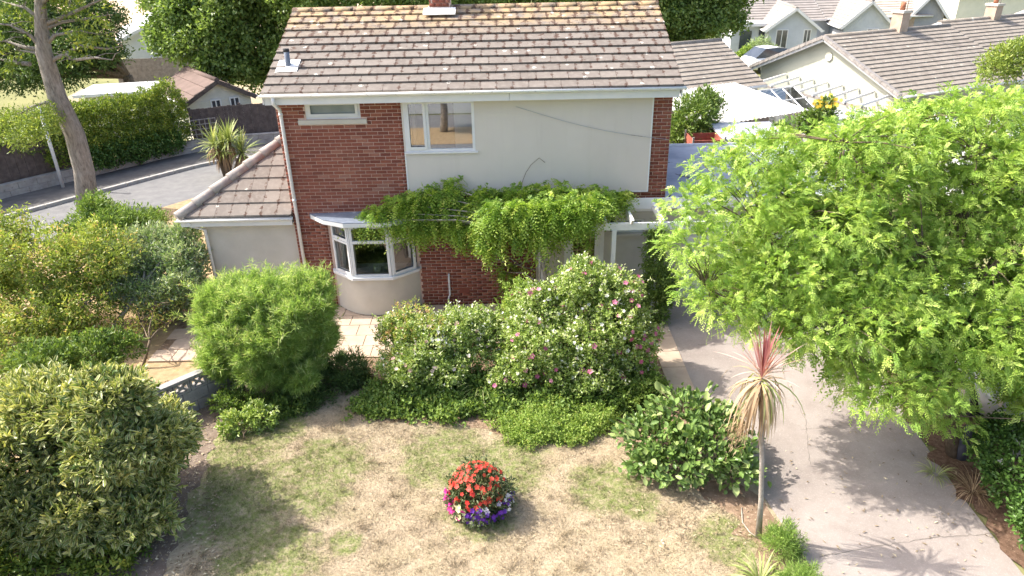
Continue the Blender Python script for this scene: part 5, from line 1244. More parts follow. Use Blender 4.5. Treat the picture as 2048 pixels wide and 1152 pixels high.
fo, c_, o_ = foliage('foliage', hd, L_hedge, lb, 2200, 8, .06, .10, .05, 'kite', ow=.7, rw=.7, uw=.3, shell=.5, low=-.6, flat=.4, crand=.7)
woody('stems', hd, M_bark2, (*RP(-.6, -.9), 0), (*RP(-.6, -.9), .8), lb, .05, None)
# white post on the footway
q = onz(128, 379); pp = thing('white_footway_post', 'plain white painted post standing on the footway by the leaning trunk', 'post', (q[0], q[1], .09))
m = MB(); m.tube([(q[0], q[1], .05), (q[0], q[1], 2.9)], [.06, .05], 10); m.obj('shaft', M_white, pp); m = MB(); m.tube([(q[0], q[1], 2.901), (q[0], q[1], 2.95)], .058, 10); m.obj('cap', M_white, pp)
# garden shed
def onz2(u, v, z): p = onz(u, v, z); return Vector((p[0], p[1], 0))
def gabled(name, label, cat, a, b, depth, eave, ridge, wall, rf, over=.25, ncourse=10, windows=(), course_parts=False, verge=M_white, group=None, chimneys=(), backgable=True):
    """a, b: the two gable-wall corners on the ground (a left, b right as seen from outside); the building runs depth metres behind"""
    a = Vector((a[0], a[1], 0)); b = Vector((b[0], b[1], 0)); W = (b - a).length; ux = (b - a).normalized(); uy = Vector((-ux.y, ux.x, 0))
    Mx = Matrix(((ux.x, uy.x, 0, a.x), (ux.y, uy.y, 0, a.y), (0, 0, 1, 0), (0, 0, 0, 1)))
    t = thing(name, label, cat, tuple(a.lerp(b, .5) + uy * depth / 2), group)
    m = MB(); e = .0
    m.add([Mx @ Vector(p) for p in [(0, 0, 0), (W, 0, 0), (W, 0, eave), (W / 2, 0, ridge), (0, 0, eave), (0, depth, 0), (W, depth, 0), (W, depth, eave), (W / 2, depth, ridge), (0, depth, eave)]],
          [(0, 1, 2, 3, 4), (5, 9, 8, 7, 6), (0, 4, 9, 5), (1, 6, 7, 2)]); wo = m.obj('wall', wall, t)
    run = W / 2 + over; drop = (ridge - eave) / (W / 2); ro = None
    rt = MB(); zr = ridge + .06
    rt.add([Mx @ Vector(p) for p in [(W / 2, -over, zr), (W / 2, depth + over, zr), (-over, depth + over, zr - run * drop), (-over, -over, zr - run * drop), (W + over, depth + over, zr - run * drop), (W + over, -over, zr - run * drop)]], [(0, 1, 2, 3), (0, 5, 4, 1)])
    ro = rt.obj('roof', rf, t)
    cm = None if course_parts else MB()
    for sgn in (-1, 1):
        for j in range(ncourse):
            f0, f1 = j / ncourse, (j + 1) / ncourse + .02
            x0, x1 = W / 2 + sgn * run * f0, W / 2 + sgn * run * f1; z0, z1 = zr - run * drop * f0 + .02, zr - run * drop * f1 + .07
            mm = MB() if course_parts else cm
            vs = [(x0, -over - .02, z0), (x0, depth + over + .02, z0), (x1, depth + over + .02, z1), (x1, -over - .02, z1)]
            vs2 = [(p[0], p[1], p[2] - .05) for p in vs]
            mm.add([Mx @ Vector(p) for p in vs + vs2], [(0, 1, 2, 3), (7, 6, 5, 4), (0, 3, 7, 4), (1, 5, 6, 2), (3, 2, 6, 7), (0, 4, 5, 1)])
            if course_parts: mm.obj('tile_course', rf, ro)
    if not course_parts: cm.obj('tile_courses', rf, ro)
    for sgn in (-1, 1):
        xg = W / 2 + sgn * (run + .06); zg = zr - run * drop - .02; g_ = MB(); g_.tube([Mx @ Vector((xg, -over, zg)), Mx @ Vector((xg, depth + over, zg))], .055, 7); g_.obj('gutter', M_gutter, ro)
    rg = MB(); rg.tube([Mx @ Vector((W / 2, -over - .03, zr + .0)), Mx @ Vector((W / 2, depth + over + .03, zr + .0))], .11, 8); rg.obj('ridge', rf, ro)
    for sgn in (-1, 1):
        for yy in (-over - .045, depth + over + .025):
            p0 = Mx @ Vector((W / 2, yy, zr - .06)); p1 = Mx @ Vector((W / 2 + sgn * run, yy, zr - run * drop - .06)); vb = MB(); vb.beam(p0, p1, .03, .17); vb.obj('bargeboard', verge, ro)
    for (x0, x1, z0, z1, side) in windows:
        f = MB(); g = MB()
        def Q(x, o, z):
            if side == 'f': return Mx @ Vector((x, -o, z))
            if side == 'l': return Mx @ Vector((-o, x, z))
            return Mx @ Vector((W + o, x, z))
        wv = .06
        for (c0, c1, d0, d1) in ((x0, x1, z0, z0 + wv), (x0, x1, z1 - wv, z1), (x0, x0 + wv, z0 + wv, z1 - wv), (x1 - wv, x1, z0 + wv, z1 - wv), ((x0 + x1) / 2 - .025, (x0 + x1) / 2 + .025, z0 + wv, z1 - wv)):
            vs = [Q(c0, .0, d0), Q(c1, .0, d0), Q(c1, .0, d1), Q(c0, .0, d1), Q(c0, .05, d0), Q(c1, .05, d0), Q(c1, .05, d1), Q(c0, .05, d1)]
            f.add(vs, [(4, 5, 6, 7), (0, 1, 5, 4), (1, 2, 6, 5), (2, 3, 7, 6), (3, 0, 4, 7)])
        wo_ = f.obj('window', M_white, t); g.add([Q(x0, .02, z0), Q(x1, .02, z0), Q(x1, .02, z1), Q(x0, .02, z1)], [(0, 1, 2, 3)]); g.obj('pane', M_pane, wo_)
    for (yy, h) in chimneys:
        m = MB(); m.box(W / 2 - .25, W / 2 + .25, yy - .22, yy + .22, ridge - .4, ridge + h, Mx); co = m.obj('chimney', M_stack, t)
        m = MB(); m.box(W / 2 - .3, W / 2 + .3, yy - .27, yy + .27, ridge + h + .002, ridge + h + .1, Mx); m.obj('cap', M_render, co)
        m = MB(); m.tube([Mx @ Vector((W / 2, yy, ridge + h + .1)), Mx @ Vector((W / 2, yy, ridge + h + .4))], .1, 10); m.obj('chimney_pot', M_terra, co)
        m = MB(); pb_ = Mx @ Vector((W / 2 + .2, yy, ridge + h)); m.tube([pb_, pb_ + Vector((0, 0, 1.1))], .02, 5); m.tube([pb_ + Vector((-.4, 0, 1.05)), pb_ + Vector((.4, .1, 1.05))], .014, 4)
        for q_ in (-.3, -.1, .1, .3): m.tube([pb_ + Vector((q_, -.2, 1.05)), pb_ + Vector((q_, .2, 1.05))], .008, 4)
        m.obj('aerial', M_trel, co)
    return t, Mx, W
M_pane = surf('dark_window_pane', (.035, .045, .06), (.06, .07, .09), 2, .08, 0, spec=.8)
M_stack = surf('weathered_brick_stack', (.36, .28, .22), (.46, .36, .29), 5, .95, .2)
M_shedroof = surf('brown_felt_roof', (.13, .095, .082), (.18, .13, .115), 2, .95, .1)
M_shed = surf('cream_shed_boards', (.56, .55, .48), (.64, .63, .56), 3, .85, .1)
A0, B0 = onz2(373, 206, 1.72), onz2(500, 189, 1.72)
t, Mx, W = gabled('garden_shed', 'cream boarded garden shed with brown felt roof behind the trellis', 'shed', A0, B0, 4.2, 1.72, 2.45, M_shed, M_shedroof, .18, 3, [(.95, 1.4, 1.05, 1.72, 'f'), (1.75, 2.2, 1.05, 1.72, 'f')], verge=M_fence)
for k in range(16):
    m = MB(); z = .1 + k * .1; m.box(.0, W, -.018, -.002, z, z + .092, Mx); m.obj('board', M_shed, t)
# white flat-roofed garage and pale bungalow further back
wg = thing('white_flat_garage', 'white flat roofed outbuilding behind the bright roadside hedge', 'outbuilding', (-16.9, 18, 0))
m = MB(); m.prism([(-18.4, 16.6), (-15.9, 17.2), (-16.4, 19.6), (-18.9, 19.0)], 0, 1.85); m.obj('wall', M_render, wg); m = MB(); m.prism([(-18.6, 16.4), (-15.7, 17.1), (-16.25, 19.8), (-19.1, 19.1)], 1.86, 1.98); m.obj('roof', M_white, wg)
M_palewall = surf('pale_wall', (.58, .59, .61), (.65, .66, .67), 2, .85, .05)
M_bluewall = surf('blue_grey_wall', (.46, .49, .53), (.53, .56, .60), 2, .85, .05)
M_creamwall = surf('cream_wall', (.70, .68, .56), (.78, .75, .63), 1.5, .85, .05)
M_greenwall = surf('pale_lime_wall', (.45, .46, .385), (.495, .51, .43), 1.2, .85, .05)
gabled('pale_bungalow', 'pale grey bungalow with white roof between the dark trees', 'house', (-25.5, 35), (-20.0, 37.5), 9, 2.2, 3.6, M_palewall, M_palewall, .3, 6, [(2.2, 3.2, 1, 1.9, 'f')])
def far_fence(name, label, p0, p1, h, mat, w=.3):
    p0, p1 = Vector((*p0, 0)), Vector((*p1, 0)); L = (p1 - p0).length; d = (p1 - p0) / L
    f = thing(name, label, 'fence', tuple(p0.lerp(p1, .5))); n = int(L / w)
    for i in range(n):
        m = MB(); m.beam(p0 + d * (i * w + .005) + Vector((0, 0, h / 2)), p0 + d * ((i + 1) * w - .005) + Vector((0, 0, h / 2)), .03, h + random.uniform(-.02, .02)); m.obj('board', mat, f)
    return f
far_fence('close_board_fence', 'grey brown board fence in front of the pale bungalow', (-23.8, 30.2), (-14.5, 31.8), 1.6, M_trel)
poly_sheet('far_lawn', [(-24, 21), (-10, 21), (-12, 30), (-26, 30)], .0, M_lawn)

# tall leaning tree by the road
lt = thing('leaning_tree', 'tall leaning grey trunk with bare spreading branches beside the road', 'tree', (-13.8, 7.5, 0))
Q = lambda u, v, y=7.5: Vector(ony(u, v, y))
m = MB(); tp = [Vector((-13.78, 7.5, -.05)), Q(168, 340), Q(150, 270), Q(115, 195), Q(88, 105), Q(82, 40), Q(80, -60), Q(90, -190)]
m.tube(tp, [.33, .30, .29, .265, .22, .17, .12, .06], 14)
tr_o = m.obj('trunk', M_bark, lt)
br = [[(95, 125), (130, 108), (160, 92), (215, 98), (245, 92)], [(90, 105), (60, 70), (20, 50), (-30, 45)], [(85, 60), (120, 45), (170, 38), (215, 30)], [(85, 50), (140, 28), (190, 5), (240, -20)], [(60, 128), (30, 125), (0, 118), (-40, 120)], [(88, 100), (50, 95), (10, 82), (-30, 85)], [(82, 40), (50, 15), (10, 5)], [(88, 95), (110, 70), (160, 62), (205, 70)], [(130, 108), (150, 120), (190, 115), (225, 120)], [(82, 10), (110, -20), (170, -50)], [(80, 0), (40, -40), (-10, -60)], [(95, 130), (70, 105), (35, 100)], [(120, 210), (90, 205), (60, 215), (30, 235)]]
tips = []
for b in br:
    bm = MB()
    y = 7.5; pts = []
    dy = random.uniform(-.5, .4)
    for i, (u, v) in enumerate(b): pts.append(Q(u, v, y + dy * i))
    bm.tube(pts, list(np.linspace(.075, .012, len(pts))), 6); tips.append(pts[-1])
    for k in range(5):
        i = random.randrange(1, len(pts)); p = pts[i]; e = p + Vector((random.uniform(-.5, .6), random.uniform(-.5, .5), random.uniform(-.15, .4))); bm.tube([p, p.lerp(e, .5) + Vector((0, 0, .06)), e], [.016, .01, .005], 4)
    bm.obj('branch', M_bark, lt)
lb = [B(180, 75, 7.3, .55, .5, .3), B(150, 112, 7.2, .3, .3, .22), B(40, 40, 7.6, .6, .5, .4), B(150, 15, 7.8, .8, .6, .35), B(20, 130, 7.3, .3, .3, .25), B(200, 40, 7.0, .35, .3, .2), B(-20, 90, 7.5, .5, .5, .3), B(60, -80, 7.5, 1.6, 1.5, .9), B(160, -120, 7.5, 1.3, 1.2, .7), B(-60, -100, 7.5, 1.3, 1.2, .8)]
foliage('lower_foliage', lt, L_hedge, lb[:7], 170, 9, .07, .12, .07, 'kite', rw=.8, shell=.2, low=-1, flat=.4, crand=.6)
foliage('crown', lt, L_hedge, lb[7:], 420, 9, .07, .12, .07, 'kite', rw=.8, shell=.2, low=-1, flat=.4, crand=.6)
sb = [B(75, 250, 6.6, .55, .5, .5), B(40, 270, 6.8, .5, .5, .4), B(100, 230, 6.9, .35, .35, .3), B(20, 235, 7, .5, .4, .3)]
foliage('sucker_growth', lt, L_rust, sb, 300, 9, .06, .10, .04, 'kite', rw=.8, shell=.2, low=-1, flat=.4, bias=-.15)
# spiky yucca at the road bend
yp = onz(455, 352); yu = thing('spiky_yucca', 'spiky green yucca with brown dead skirt behind the hipped roof', 'yucca', (yp[0], yp[1], 0))
V, F, C = [], [], []
for k in range(330):
    a = random.uniform(0, 6.283); t = random.uniform(.05, 1.6); hx_ = random.choice([(-.25, 1.15), (.3, 1.25), (.7, .85), (0, .9)])
    blade_mesh((yp[0] + hx_[0], yp[1], hx_[1]), (math.cos(a) * math.sin(t), math.sin(a) * math.sin(t), math.cos(t)), random.uniform(.6, 1.05), .045, random.uniform(.1, .6), 4, V=V, F=F, C=C)
link('green_leaves', mesh_np('yucca', V, F, C), L_strap, yu)
V, F, C = [], [], []
for k in range(200):
    a = random.uniform(0, 6.283); hx_ = random.choice([(-.25, 1.05), (.3, 1.1), (.7, .75), (0, .8)])
    blade_mesh((yp[0] + hx_[0], yp[1], hx_[1]), (math.cos(a), math.sin(a), .1), random.uniform(.5, .85), .04, random.uniform(2, 3.5), 5, V=V, F=F, C=C)
link('dead_skirt', mesh_np('yskirt', V, F, C), L_straw, yu)
m = MB()
for dx, h in ((-.25, 1.15), (.3, 1.25), (.7, .85), (0, .9)): m.tube([(yp[0] + dx * .3, yp[1], 0), (yp[0] + dx, yp[1], h)], .08, 8)
m.obj('trunk', M_bark2, yu)

# big trees behind
def big_tree(name, label, base, blobs, mat, ncl, L, W, r0, per=8, cr=.16, fork=1.6, **kw):
    t = thing(name, label, 'tree', (base[0], base[1], 0))
    fo, c, o = foliage('crown', t, mat, lumpy(blobs, 4, .45, .8), ncl, per, cr, L, W, 'kite', ow=.7, rw=.7, uw=.1, flat=.4, crand=.6, **kw)
    woody('trunk', t, M_bark2, (base[0], base[1], 0), (base[0], base[1], fork), blobs, r0, c, 60, tw_r=.02)
bl = [B(420, 60, 21, 2.0, 1.8, 1.6), B(350, 20, 21, 1.4, 1.4, 1.2), B(480, 20, 21, 1.8, 1.6, 1.6), B(370, 90, 20.5, 1.3, 1.2, .9), B(450, 130, 20.5, 1.5, 1.3, .9), B(520, 90, 21, 1.5, 1.4, 1.4), B(400, -60, 21.5, 2.2, 2, 1.6), B(520, -40, 21.5, 2, 2, 1.6), B(510, 150, 20.8, .9, .9, .7), B(580, 20, 21.5, 1.6, 1.5, 1.5), B(330, 60, 20.8, .8, .8, .6)]
big_tree('leafy_street_tree', 'large dense green tree left of the house roof behind the shed', (-10.2, 21.5), bl, L_tree, 7500, .18, .12, .25, shell=.5, low=-.8, lump=.22)
bl = [B(60, 40, 24, 2.2, 2, 1.8), B(150, 80, 23, 1.8, 1.6, 1.4), B(200, 50, 24, 1.3, 1.3, 1.6), B(20, 110, 23, 1.8, 1.6, 1.2), B(110, 120, 22.5, 1.6, 1.4, .9), B(-60, 60, 24, 2, 2, 2), B(100, -40, 24.5, 2.4, 2, 1.6), B(195, 110, 23, 1.1, 1.1, .9), B(30, 155, 22, 1.6, 1.3, .8), B(120, 150, 22, 1.5, 1.2, .7), B(-40, 130, 22, 1.5, 1.3, 1)]
big_tree('dark_conifer', 'dense dark evergreen tree behind the leaning trunk', (-20, 24), bl, L_dark, 6500, .17, .08, .3, shell=.55, low=-.85)
bl = []
for u in range(590, 1300, 75): bl.append(B(u, random.uniform(-45, -15), 20, 1.9, 1.8, 1.5)); bl.append(B(u + 30, 30, 20, 1.7, 1.6, 1.3))
big_tree('roofline_tree', 'green tree showing just above the ridge of the brick house', (-.5, 20.3), bl[:], L_tree, 5200, .19, .12, .25, shell=.55, fork=2.2)
bl = [B(1350, 20, 21, 1.6, 1.5, 1.3), B(1400, 45, 21, 1.5, 1.4, 1.1), B(1440, 15, 21.3, 1.5, 1.4, 1.2), B(1370, 70, 20.8, 1.0, 1.0, .8), B(1380, -40, 21, 1.9, 1.7, 1.5), B(1450, -30, 21.4, 1.5, 1.4, 1.1), B(1340, -20, 21, 1.5, 1.5, 1.2), B(1440, 50, 21.3, .9, .9, .65), B(1320, 60, 20.8, .9, .9, .8)]
big_tree('roof_end_tree', 'dense green tree beyond the right end of the brick house roof', (8.2, 21.2), bl, L_tree, 4600, .17, .11, .22, shell=.5, fork=2.0, cr=.14)

# ------------------------------------------------------------------ right: sheds, greenhouse, bungalows
BA = math.radians(24); bu = np.array([math.cos(BA), math.sin(BA)]); bv = np.array([-bu[1], bu[0]])
gR = np.array([14.1, 11.3]); gL = gR + bv * 7.1
t, Mx, W = gabled('lime_gable_bungalow', 'bungalow with pale lime gable wall and long grey tiled roof', 'house', gL, gR, 6.4, 2.42, 3.92, M_greenwall, M_tile_g, .3, 16, course_parts=True, chimneys=[(3.7, .75)])
vt = MB()
for sgn in (1, -1):
    for k in range(14):
        f0, f1 = k / 14, (k + .92) / 14; x0, x1 = W / 2 + sgn * (W / 2 + .3) * f0, W / 2 + sgn * (W / 2 + .3) * f1; dz = 1.5 / (W / 2) * (W / 2 + .3)
        m = MB(); m.beam(Mx @ Vector((x0, -.36, 4.01 - dz * f0)), Mx @ Vector((x1, -.36, 3.99 - dz * f1)), .16, .12); m.obj('verge_tile', M_trel, t)
m = MB(); m.tube([Mx @ Vector((W / 2 + .1, -.01, 3.25)), Mx @ Vector((W / 2 + .1, -.06, 3.25))], .17, 12); m.obj('gable_vent', M_creamwall, t)
p0 = gL + bu * 7.6 + bv * .9; p1 = gR + bu * 7.6 + bv * .9
gabled('far_roof_bungalow', 'second grey tiled bungalow joined beyond the lime gable bungalow', 'house', p0, p1, 6.0, 2.4, 3.95, M_creamwall, M_tile_g, .25, 16, course_parts=True, chimneys=[(3.2, .6)])
p0 = gL + bu * 14.6 + bv * 1.4; p1 = gR + bu * 14.6 + bv * 1.4
M_tile_red = surf('reddish_tile', (.24, .16, .12), (.32, .22, .17), 3, .95, .2)
gabled('brown_roof_bungalow', 'brown tiled bungalow beyond the second grey bungalow', 'house', p0, p1, 6.0, 2.5, 4.2, M_palewall, M_tile_red, .25, 12)
# low garage roof right behind the house: its long side faces the drive
e1 = np.array([10.2, 14.5]); e0 = e1 - bu * 6.2
gabled('tiled_outhouse', 'low outhouse with mossy grey tiled roof right behind the brick house', 'outbuilding', e1 + bv * 5.6, e1, 0.01, 2.25, 3.55, M_palewall, M_tile_g, .2, 1)[0]
for o in [o for o in bpy.data.objects if o.get('label', '').startswith('low outhouse')]:
    for c1 in list(o.children_recursive): bpy.data.objects.remove(c1)
    bpy.data.objects.remove(o)
q1 = e0 ; q0 = e0 + bv * 5.6
gabled('tiled_outhouse', 'low outhouse with mossy grey tiled roof right behind the brick house', 'outbuilding', q0, q1, 6.0, 2.25, 3.55, M_palewall, M_tile_g, .2, 12, course_parts=True)
# white sheeted lean-to
wr = thing('white_sheet_roof', 'white corrugated sheet roof over a lean-to behind the garage', 'lean-to', (8.5, 10.8, 0))
M_sheet = surf('white_sheet', (.42, .42, .40), (.47, .47, .445), 2, .6, .05, (.55, .54, .48), 5, .3, t3=(.66, .8))
c0, cx_, cy_ = np.array([6.4, 8.2, 2.05]), np.array([bu[0], bu[1], .02]) * 4.4, np.array([bv[0], bv[1], .09]) * 3.9
for k in range(6):
    m = MB(); n_ = 8; vs = []
    for i in range(n_ + 1):
        s = (k + i / n_ * .985) / 6; z = .018 * (1 if i % 2 else -1)
        a = c0 + cx_ * s + np.array([0, 0, z]); vs += [a, a + cy_]
    m.add(vs, [(2 * i, 2 * i + 2, 2 * i + 3, 2 * i + 1) for i in range(n_)]); m.obj('roof_sheet', M_sheet, wr)
for (i, j) in ((.02, .02), (.98, .02), (.02, .98), (.98, .98)):
    a = c0 + cx_ * i + cy_ * j; m = MB(); m.box(a[0] - .04, a[0] + .04, a[1] - .04, a[1] + .04, 0, a[2] - .03); m.obj('post', M_trel, wr)
q = onz(1543, 232, 1.2)
# greenhouse
gh = thing('greenhouse', 'aluminium framed greenhouse with pitched glass roof beside the lime gable', 'greenhouse', (11, 12.2, 0))
M_alu = surf('aluminium', (.70, .71, .72), (.78, .79, .8), 4, .35, 0, metal=.5)
M_gpane = glass_mat('greenhouse_glass', .22, (.82, .88, .90))
g0 = np.array([9.6, 11.6]); gw_, gd_ = 2.3, 2.6
Mg = Matrix(((bu[0], bv[0], 0, g0[0]), (bu[1], bv[1], 0, g0[1]), (0, 0, 1, 0), (0, 0, 0, 1)))
fr = MB(); S = lambda x, y, z: Mg @ Vector((x, y, z))
for x in np.linspace(0, gw_, 5):
    fr.beam(S(x, 0, 0), S(x, 0, 1.6), .035, .035); fr.beam(S(x, 0, 1.6), S(x, gd_ / 2, 2.25), .035, .035); fr.beam(S(x, gd_ / 2, 2.25), S(x, gd_, 1.6), .035, .035); fr.beam(S(x, gd_, 0), S(x, gd_, 1.6), .035, .035)
for (y, z) in ((0, 1.6), (gd_ / 2, 2.25), (gd_, 1.6), (0, .05), (gd_, .05), (gd_ / 4, 1.925), (gd_ * .75, 1.925)): fr.beam(S(-.02, y, z + .005), S(gw_ + .02, y, z + .005), .04, .03)
fr.obj('frame', M_alu, gh)
xs = np.linspace(0, gw_, 5)
for i in range(4):
    for (ya, za, yb, zb) in ((0, 1.6, gd_ / 4, 1.925), (gd_ / 4, 1.925, gd_ / 2, 2.25), (gd_ / 2, 2.25, gd_ * .75, 1.925), (gd_ * .75, 1.925, gd_, 1.6), (0, .05, 0, 1.6), (gd_, .05, gd_, 1.6)):
        m = MB(); m.add([S(xs[i] + .018, ya, za), S(xs[i + 1] - .018, ya, za), S(xs[i + 1] - .018, yb, zb), S(xs[i] + .018, yb, zb)], [(0, 1, 2, 3)]); m.obj('pane', M_gpane, gh)
for x in (0, gw_):
    m = MB(); m.add([S(x, 0, .05), S(x, gd_, .05), S(x, gd_, 1.6), S(x, gd_ / 2, 2.25), S(x, 0, 1.6)], [(0, 1, 2, 3, 4)]); m.obj('pane', M_gpane, gh)
# white slatted frame against the lime gable
sf = thing('white_slat_frame', 'open white slatted canopy frame against the lime gable wall', 'canopy', tuple((gR + bv * 2.5 - bu * .8)) + (0,))
for k in range(8):
    a = gR + bv * (.3 + k * .75) - bu * .05; b_ = a - bu * 1.5
    m = MB(); m.beam((a[0], a[1], 2.28), (b_[0], b_[1], 2.05), .06, .09); m.obj('slat', M_wood_w, sf)
a = gR - bu * 1.45 + bv * .1; b_ = gR - bu * 1.45 + bv * 5.8; m = MB(); m.beam((a[0], a[1], 1.97), (b_[0], b_[1], 1.97), .06, .1); m.obj('beam', M_trel, sf)
for k in (.15, 2.9, 5.7):
    a = gR - bu * 1.45 + bv * k; m = MB(); m.box(a[0] - .04, a[0] + .04, a[1] - .04, a[1] + .04, 0, 1.92); m.obj('post', M_wood_w, sf)
# grey flat-roofed sheds in front of it
def flat_shed(name, label, c, w, d, h, wallm, roofm, ang=BA):
    s = thing(name, label, 'shed', (c[0], c[1], 0)); Ms = Matrix.Translation((c[0], c[1], 0)) @ Matrix.Rotation(ang, 4, 'Z')
    m = MB(); m.box(-w / 2, w / 2, -d / 2, d / 2, 0, h, Ms); m.obj('wall', wallm, s)
    for k in range(int(w / .15)):
        m = MB(); x = -w / 2 + k * .15; m.box(x + .004, x + .146, -d / 2 - .02, -d / 2 - .002, .03, h - .02, Ms); m.obj('board', wallm, s)
    m = MB(); m.add([Ms @ Vector(p) for p in [(-w / 2 - .12, -d / 2 - .14, h + .01), (w / 2 + .12, -d / 2 - .14, h + .01), (w / 2 + .12, d / 2 + .12, h + .14), (-w / 2 - .12, d / 2 + .12, h + .14), (-w / 2 - .12, -d / 2 - .14, h + .07), (w / 2 + .12, -d / 2 - .14, h + .07), (w / 2 + .12, d / 2 + .12, h + .2), (-w / 2 - .12, d / 2 + .12, h + .2)]], [(0, 3, 2, 1), (4, 5, 6, 7), (0, 1, 5, 4), (1, 2, 6, 5), (2, 3, 7, 6), (3, 0, 4, 7)]); m.obj('roof', roofm, s)
    return s
M_redboard = surf('red_brown_boards', (.26, .075, .05), (.36, .115, .08), 5, .85, .2)
M_mauve = surf('mauve_brown_boards', (.27, .17, .16), (.34, .23, .21), 5, .85, .2)
flat_shed('grey_felt_shed', 'shed with worn grey felt roof between greenhouse and mimosa', (11.5, 9.0), 2.4, 2.2, 1.85, M_palewall, surf('worn_grey_felt', (.32, .32, .33), (.44, .44, .45), 2, .9, .1))
flat_shed('pale_roof_shed', 'shed with smooth pale grey roof beside the lime bungalow eaves', (13.6, 9.2), 2.0, 2.2, 1.85, M_palewall, surf('pale_grey_felt', (.48, .49, .51), (.56, .57, .58), 2, .9, .05))
flat_shed('mauve_shed', 'small mauve brown shed with grey felt roof behind the garage', (7.35, 7.1), 1.7, 1.3, 2.05, M_mauve, M_felt, .05)
rp_ = thing('red_board_bin', 'open red brown boarded compost bin beside the mauve shed', 'compost bin', (5.9, 6.7, 0))
for k in range(11):
    for (xa, xb, ya, yb) in ((5.5, 6.4, 6.3, 6.33), (5.5, 6.4, 7.2, 7.23), (5.5, 5.53, 6.331, 7.199), (6.37, 6.4, 6.331, 7.199)):
        m = MB(); m.box(xa, xb, ya, yb, .02 + k * .19, .02 + k * .19 + .18); m.obj('board', M_redboard, rp_)
for (xa, ya) in ((5.46, 6.26), (6.41, 6.26), (5.46, 7.24), (6.41, 7.24)):
    m = MB(); m.box(xa, xa + .05, ya, ya + .05, 0, 2.2); m.obj('post', M_trel, rp_)
sx_, _, _ = scatter_plant('bay_shrub', 'dark glossy shrub between the brick house and white sheet roof', 'shrub', L_green, [B(1385, 235, 8.0, .7, .6, .6), B(1365, 270, 7.8, .6, .5, .6), B(1410, 215, 8.4, .5, .5, .5), B(1375, 310, 7.6, .6, .5, .7), B(1405, 270, 7.9, .5, .5, .5)], 1100, 8, .12, .045, (5.2, 8.0), 'oval', cr=.06, uw=.5, shell=.4)
sf_, c_, o_ = scatter_plant('sunflower_clump', 'yellow flowered tall plants beside the greenhouse', 'flower', L_green, [B(1650, 225, 9.0, .35, .3, .45), B(1640, 260, 8.8, .4, .35, .5), B(1615, 245, 9.0, .35, .3, .35), B(1560, 262, 9.0, .4, .3, .25)], 420, 8, .11, .06, (9.6, 9.0), 'oval', cr=.05, uw=.4, shell=.4)
fmy = flower_mesh('yellow_bloom', .075, 9, P_yellow, .1); q = np.array(ony(1655, 207, 8.9)); put_flowers(sf_, fmy, [q + rng.normal(size=3) * np.array([.22, .1, .12]) for _ in range(26)], [unit(np.array([rng.normal() * .4, -.8, .5])) for _ in range(26)])
scatter_plant('olive_roof_bush', 'olive yellow bush top beside the brown roof bungalow', 'bush', L_rust, [B(2030, 120, 9, .8, .7, .5), B(2000, 140, 8.8, .6, .5, .4), B(2070, 110, 9, .8, .7, .6)], 700, 8, .11, .05, (15.2, 9.2), 'kite', cr=.06, shell=.4, bias=-.15)
van = thing('white_caravan', 'white caravan partly hidden behind the mimosa crown', 'caravan', (14.6, 5.5, 0))
m = MB(); prof = [(0, .45), (0, 1.6), (.25, 2.2), (.7, 2.4), (3.6, 2.4), (4.1, 2.1), (4.25, 1.4), (4.2, .45)]
Mv = Matrix.Translation((12.9, 4.4, 0)) @ Matrix.Rotation(.35, 4, 'Z')
m.add([Mv @ Vector((x, y, z)) for y in (0, 2.0) for x, z in prof], [tuple(range(7, -1, -1)), tuple(range(8, 16))] + [(i, (i + 1) % 8, 8 + (i + 1) % 8, 8 + i) for i in range(8)]); vb_ = m.obj('body', M_white, van)
m = MB(); m.box(.6, 1.6, -.015, -.002, 1.3, 1.95, Mv); m.obj('window', M_pane, van); m = MB(); m.box(2.2, 3.4, -.015, -.002, 1.3, 1.95, Mv); m.obj('window', M_pane, van)
for x in (2.0,):
    for y in (.1, 1.75):
        m = MB(); m.tube([Mv @ Vector((x, y, .33)), Mv @ Vector((x, y + .18, .33))], .33, 16); m.obj('wheel', M_dark, van)

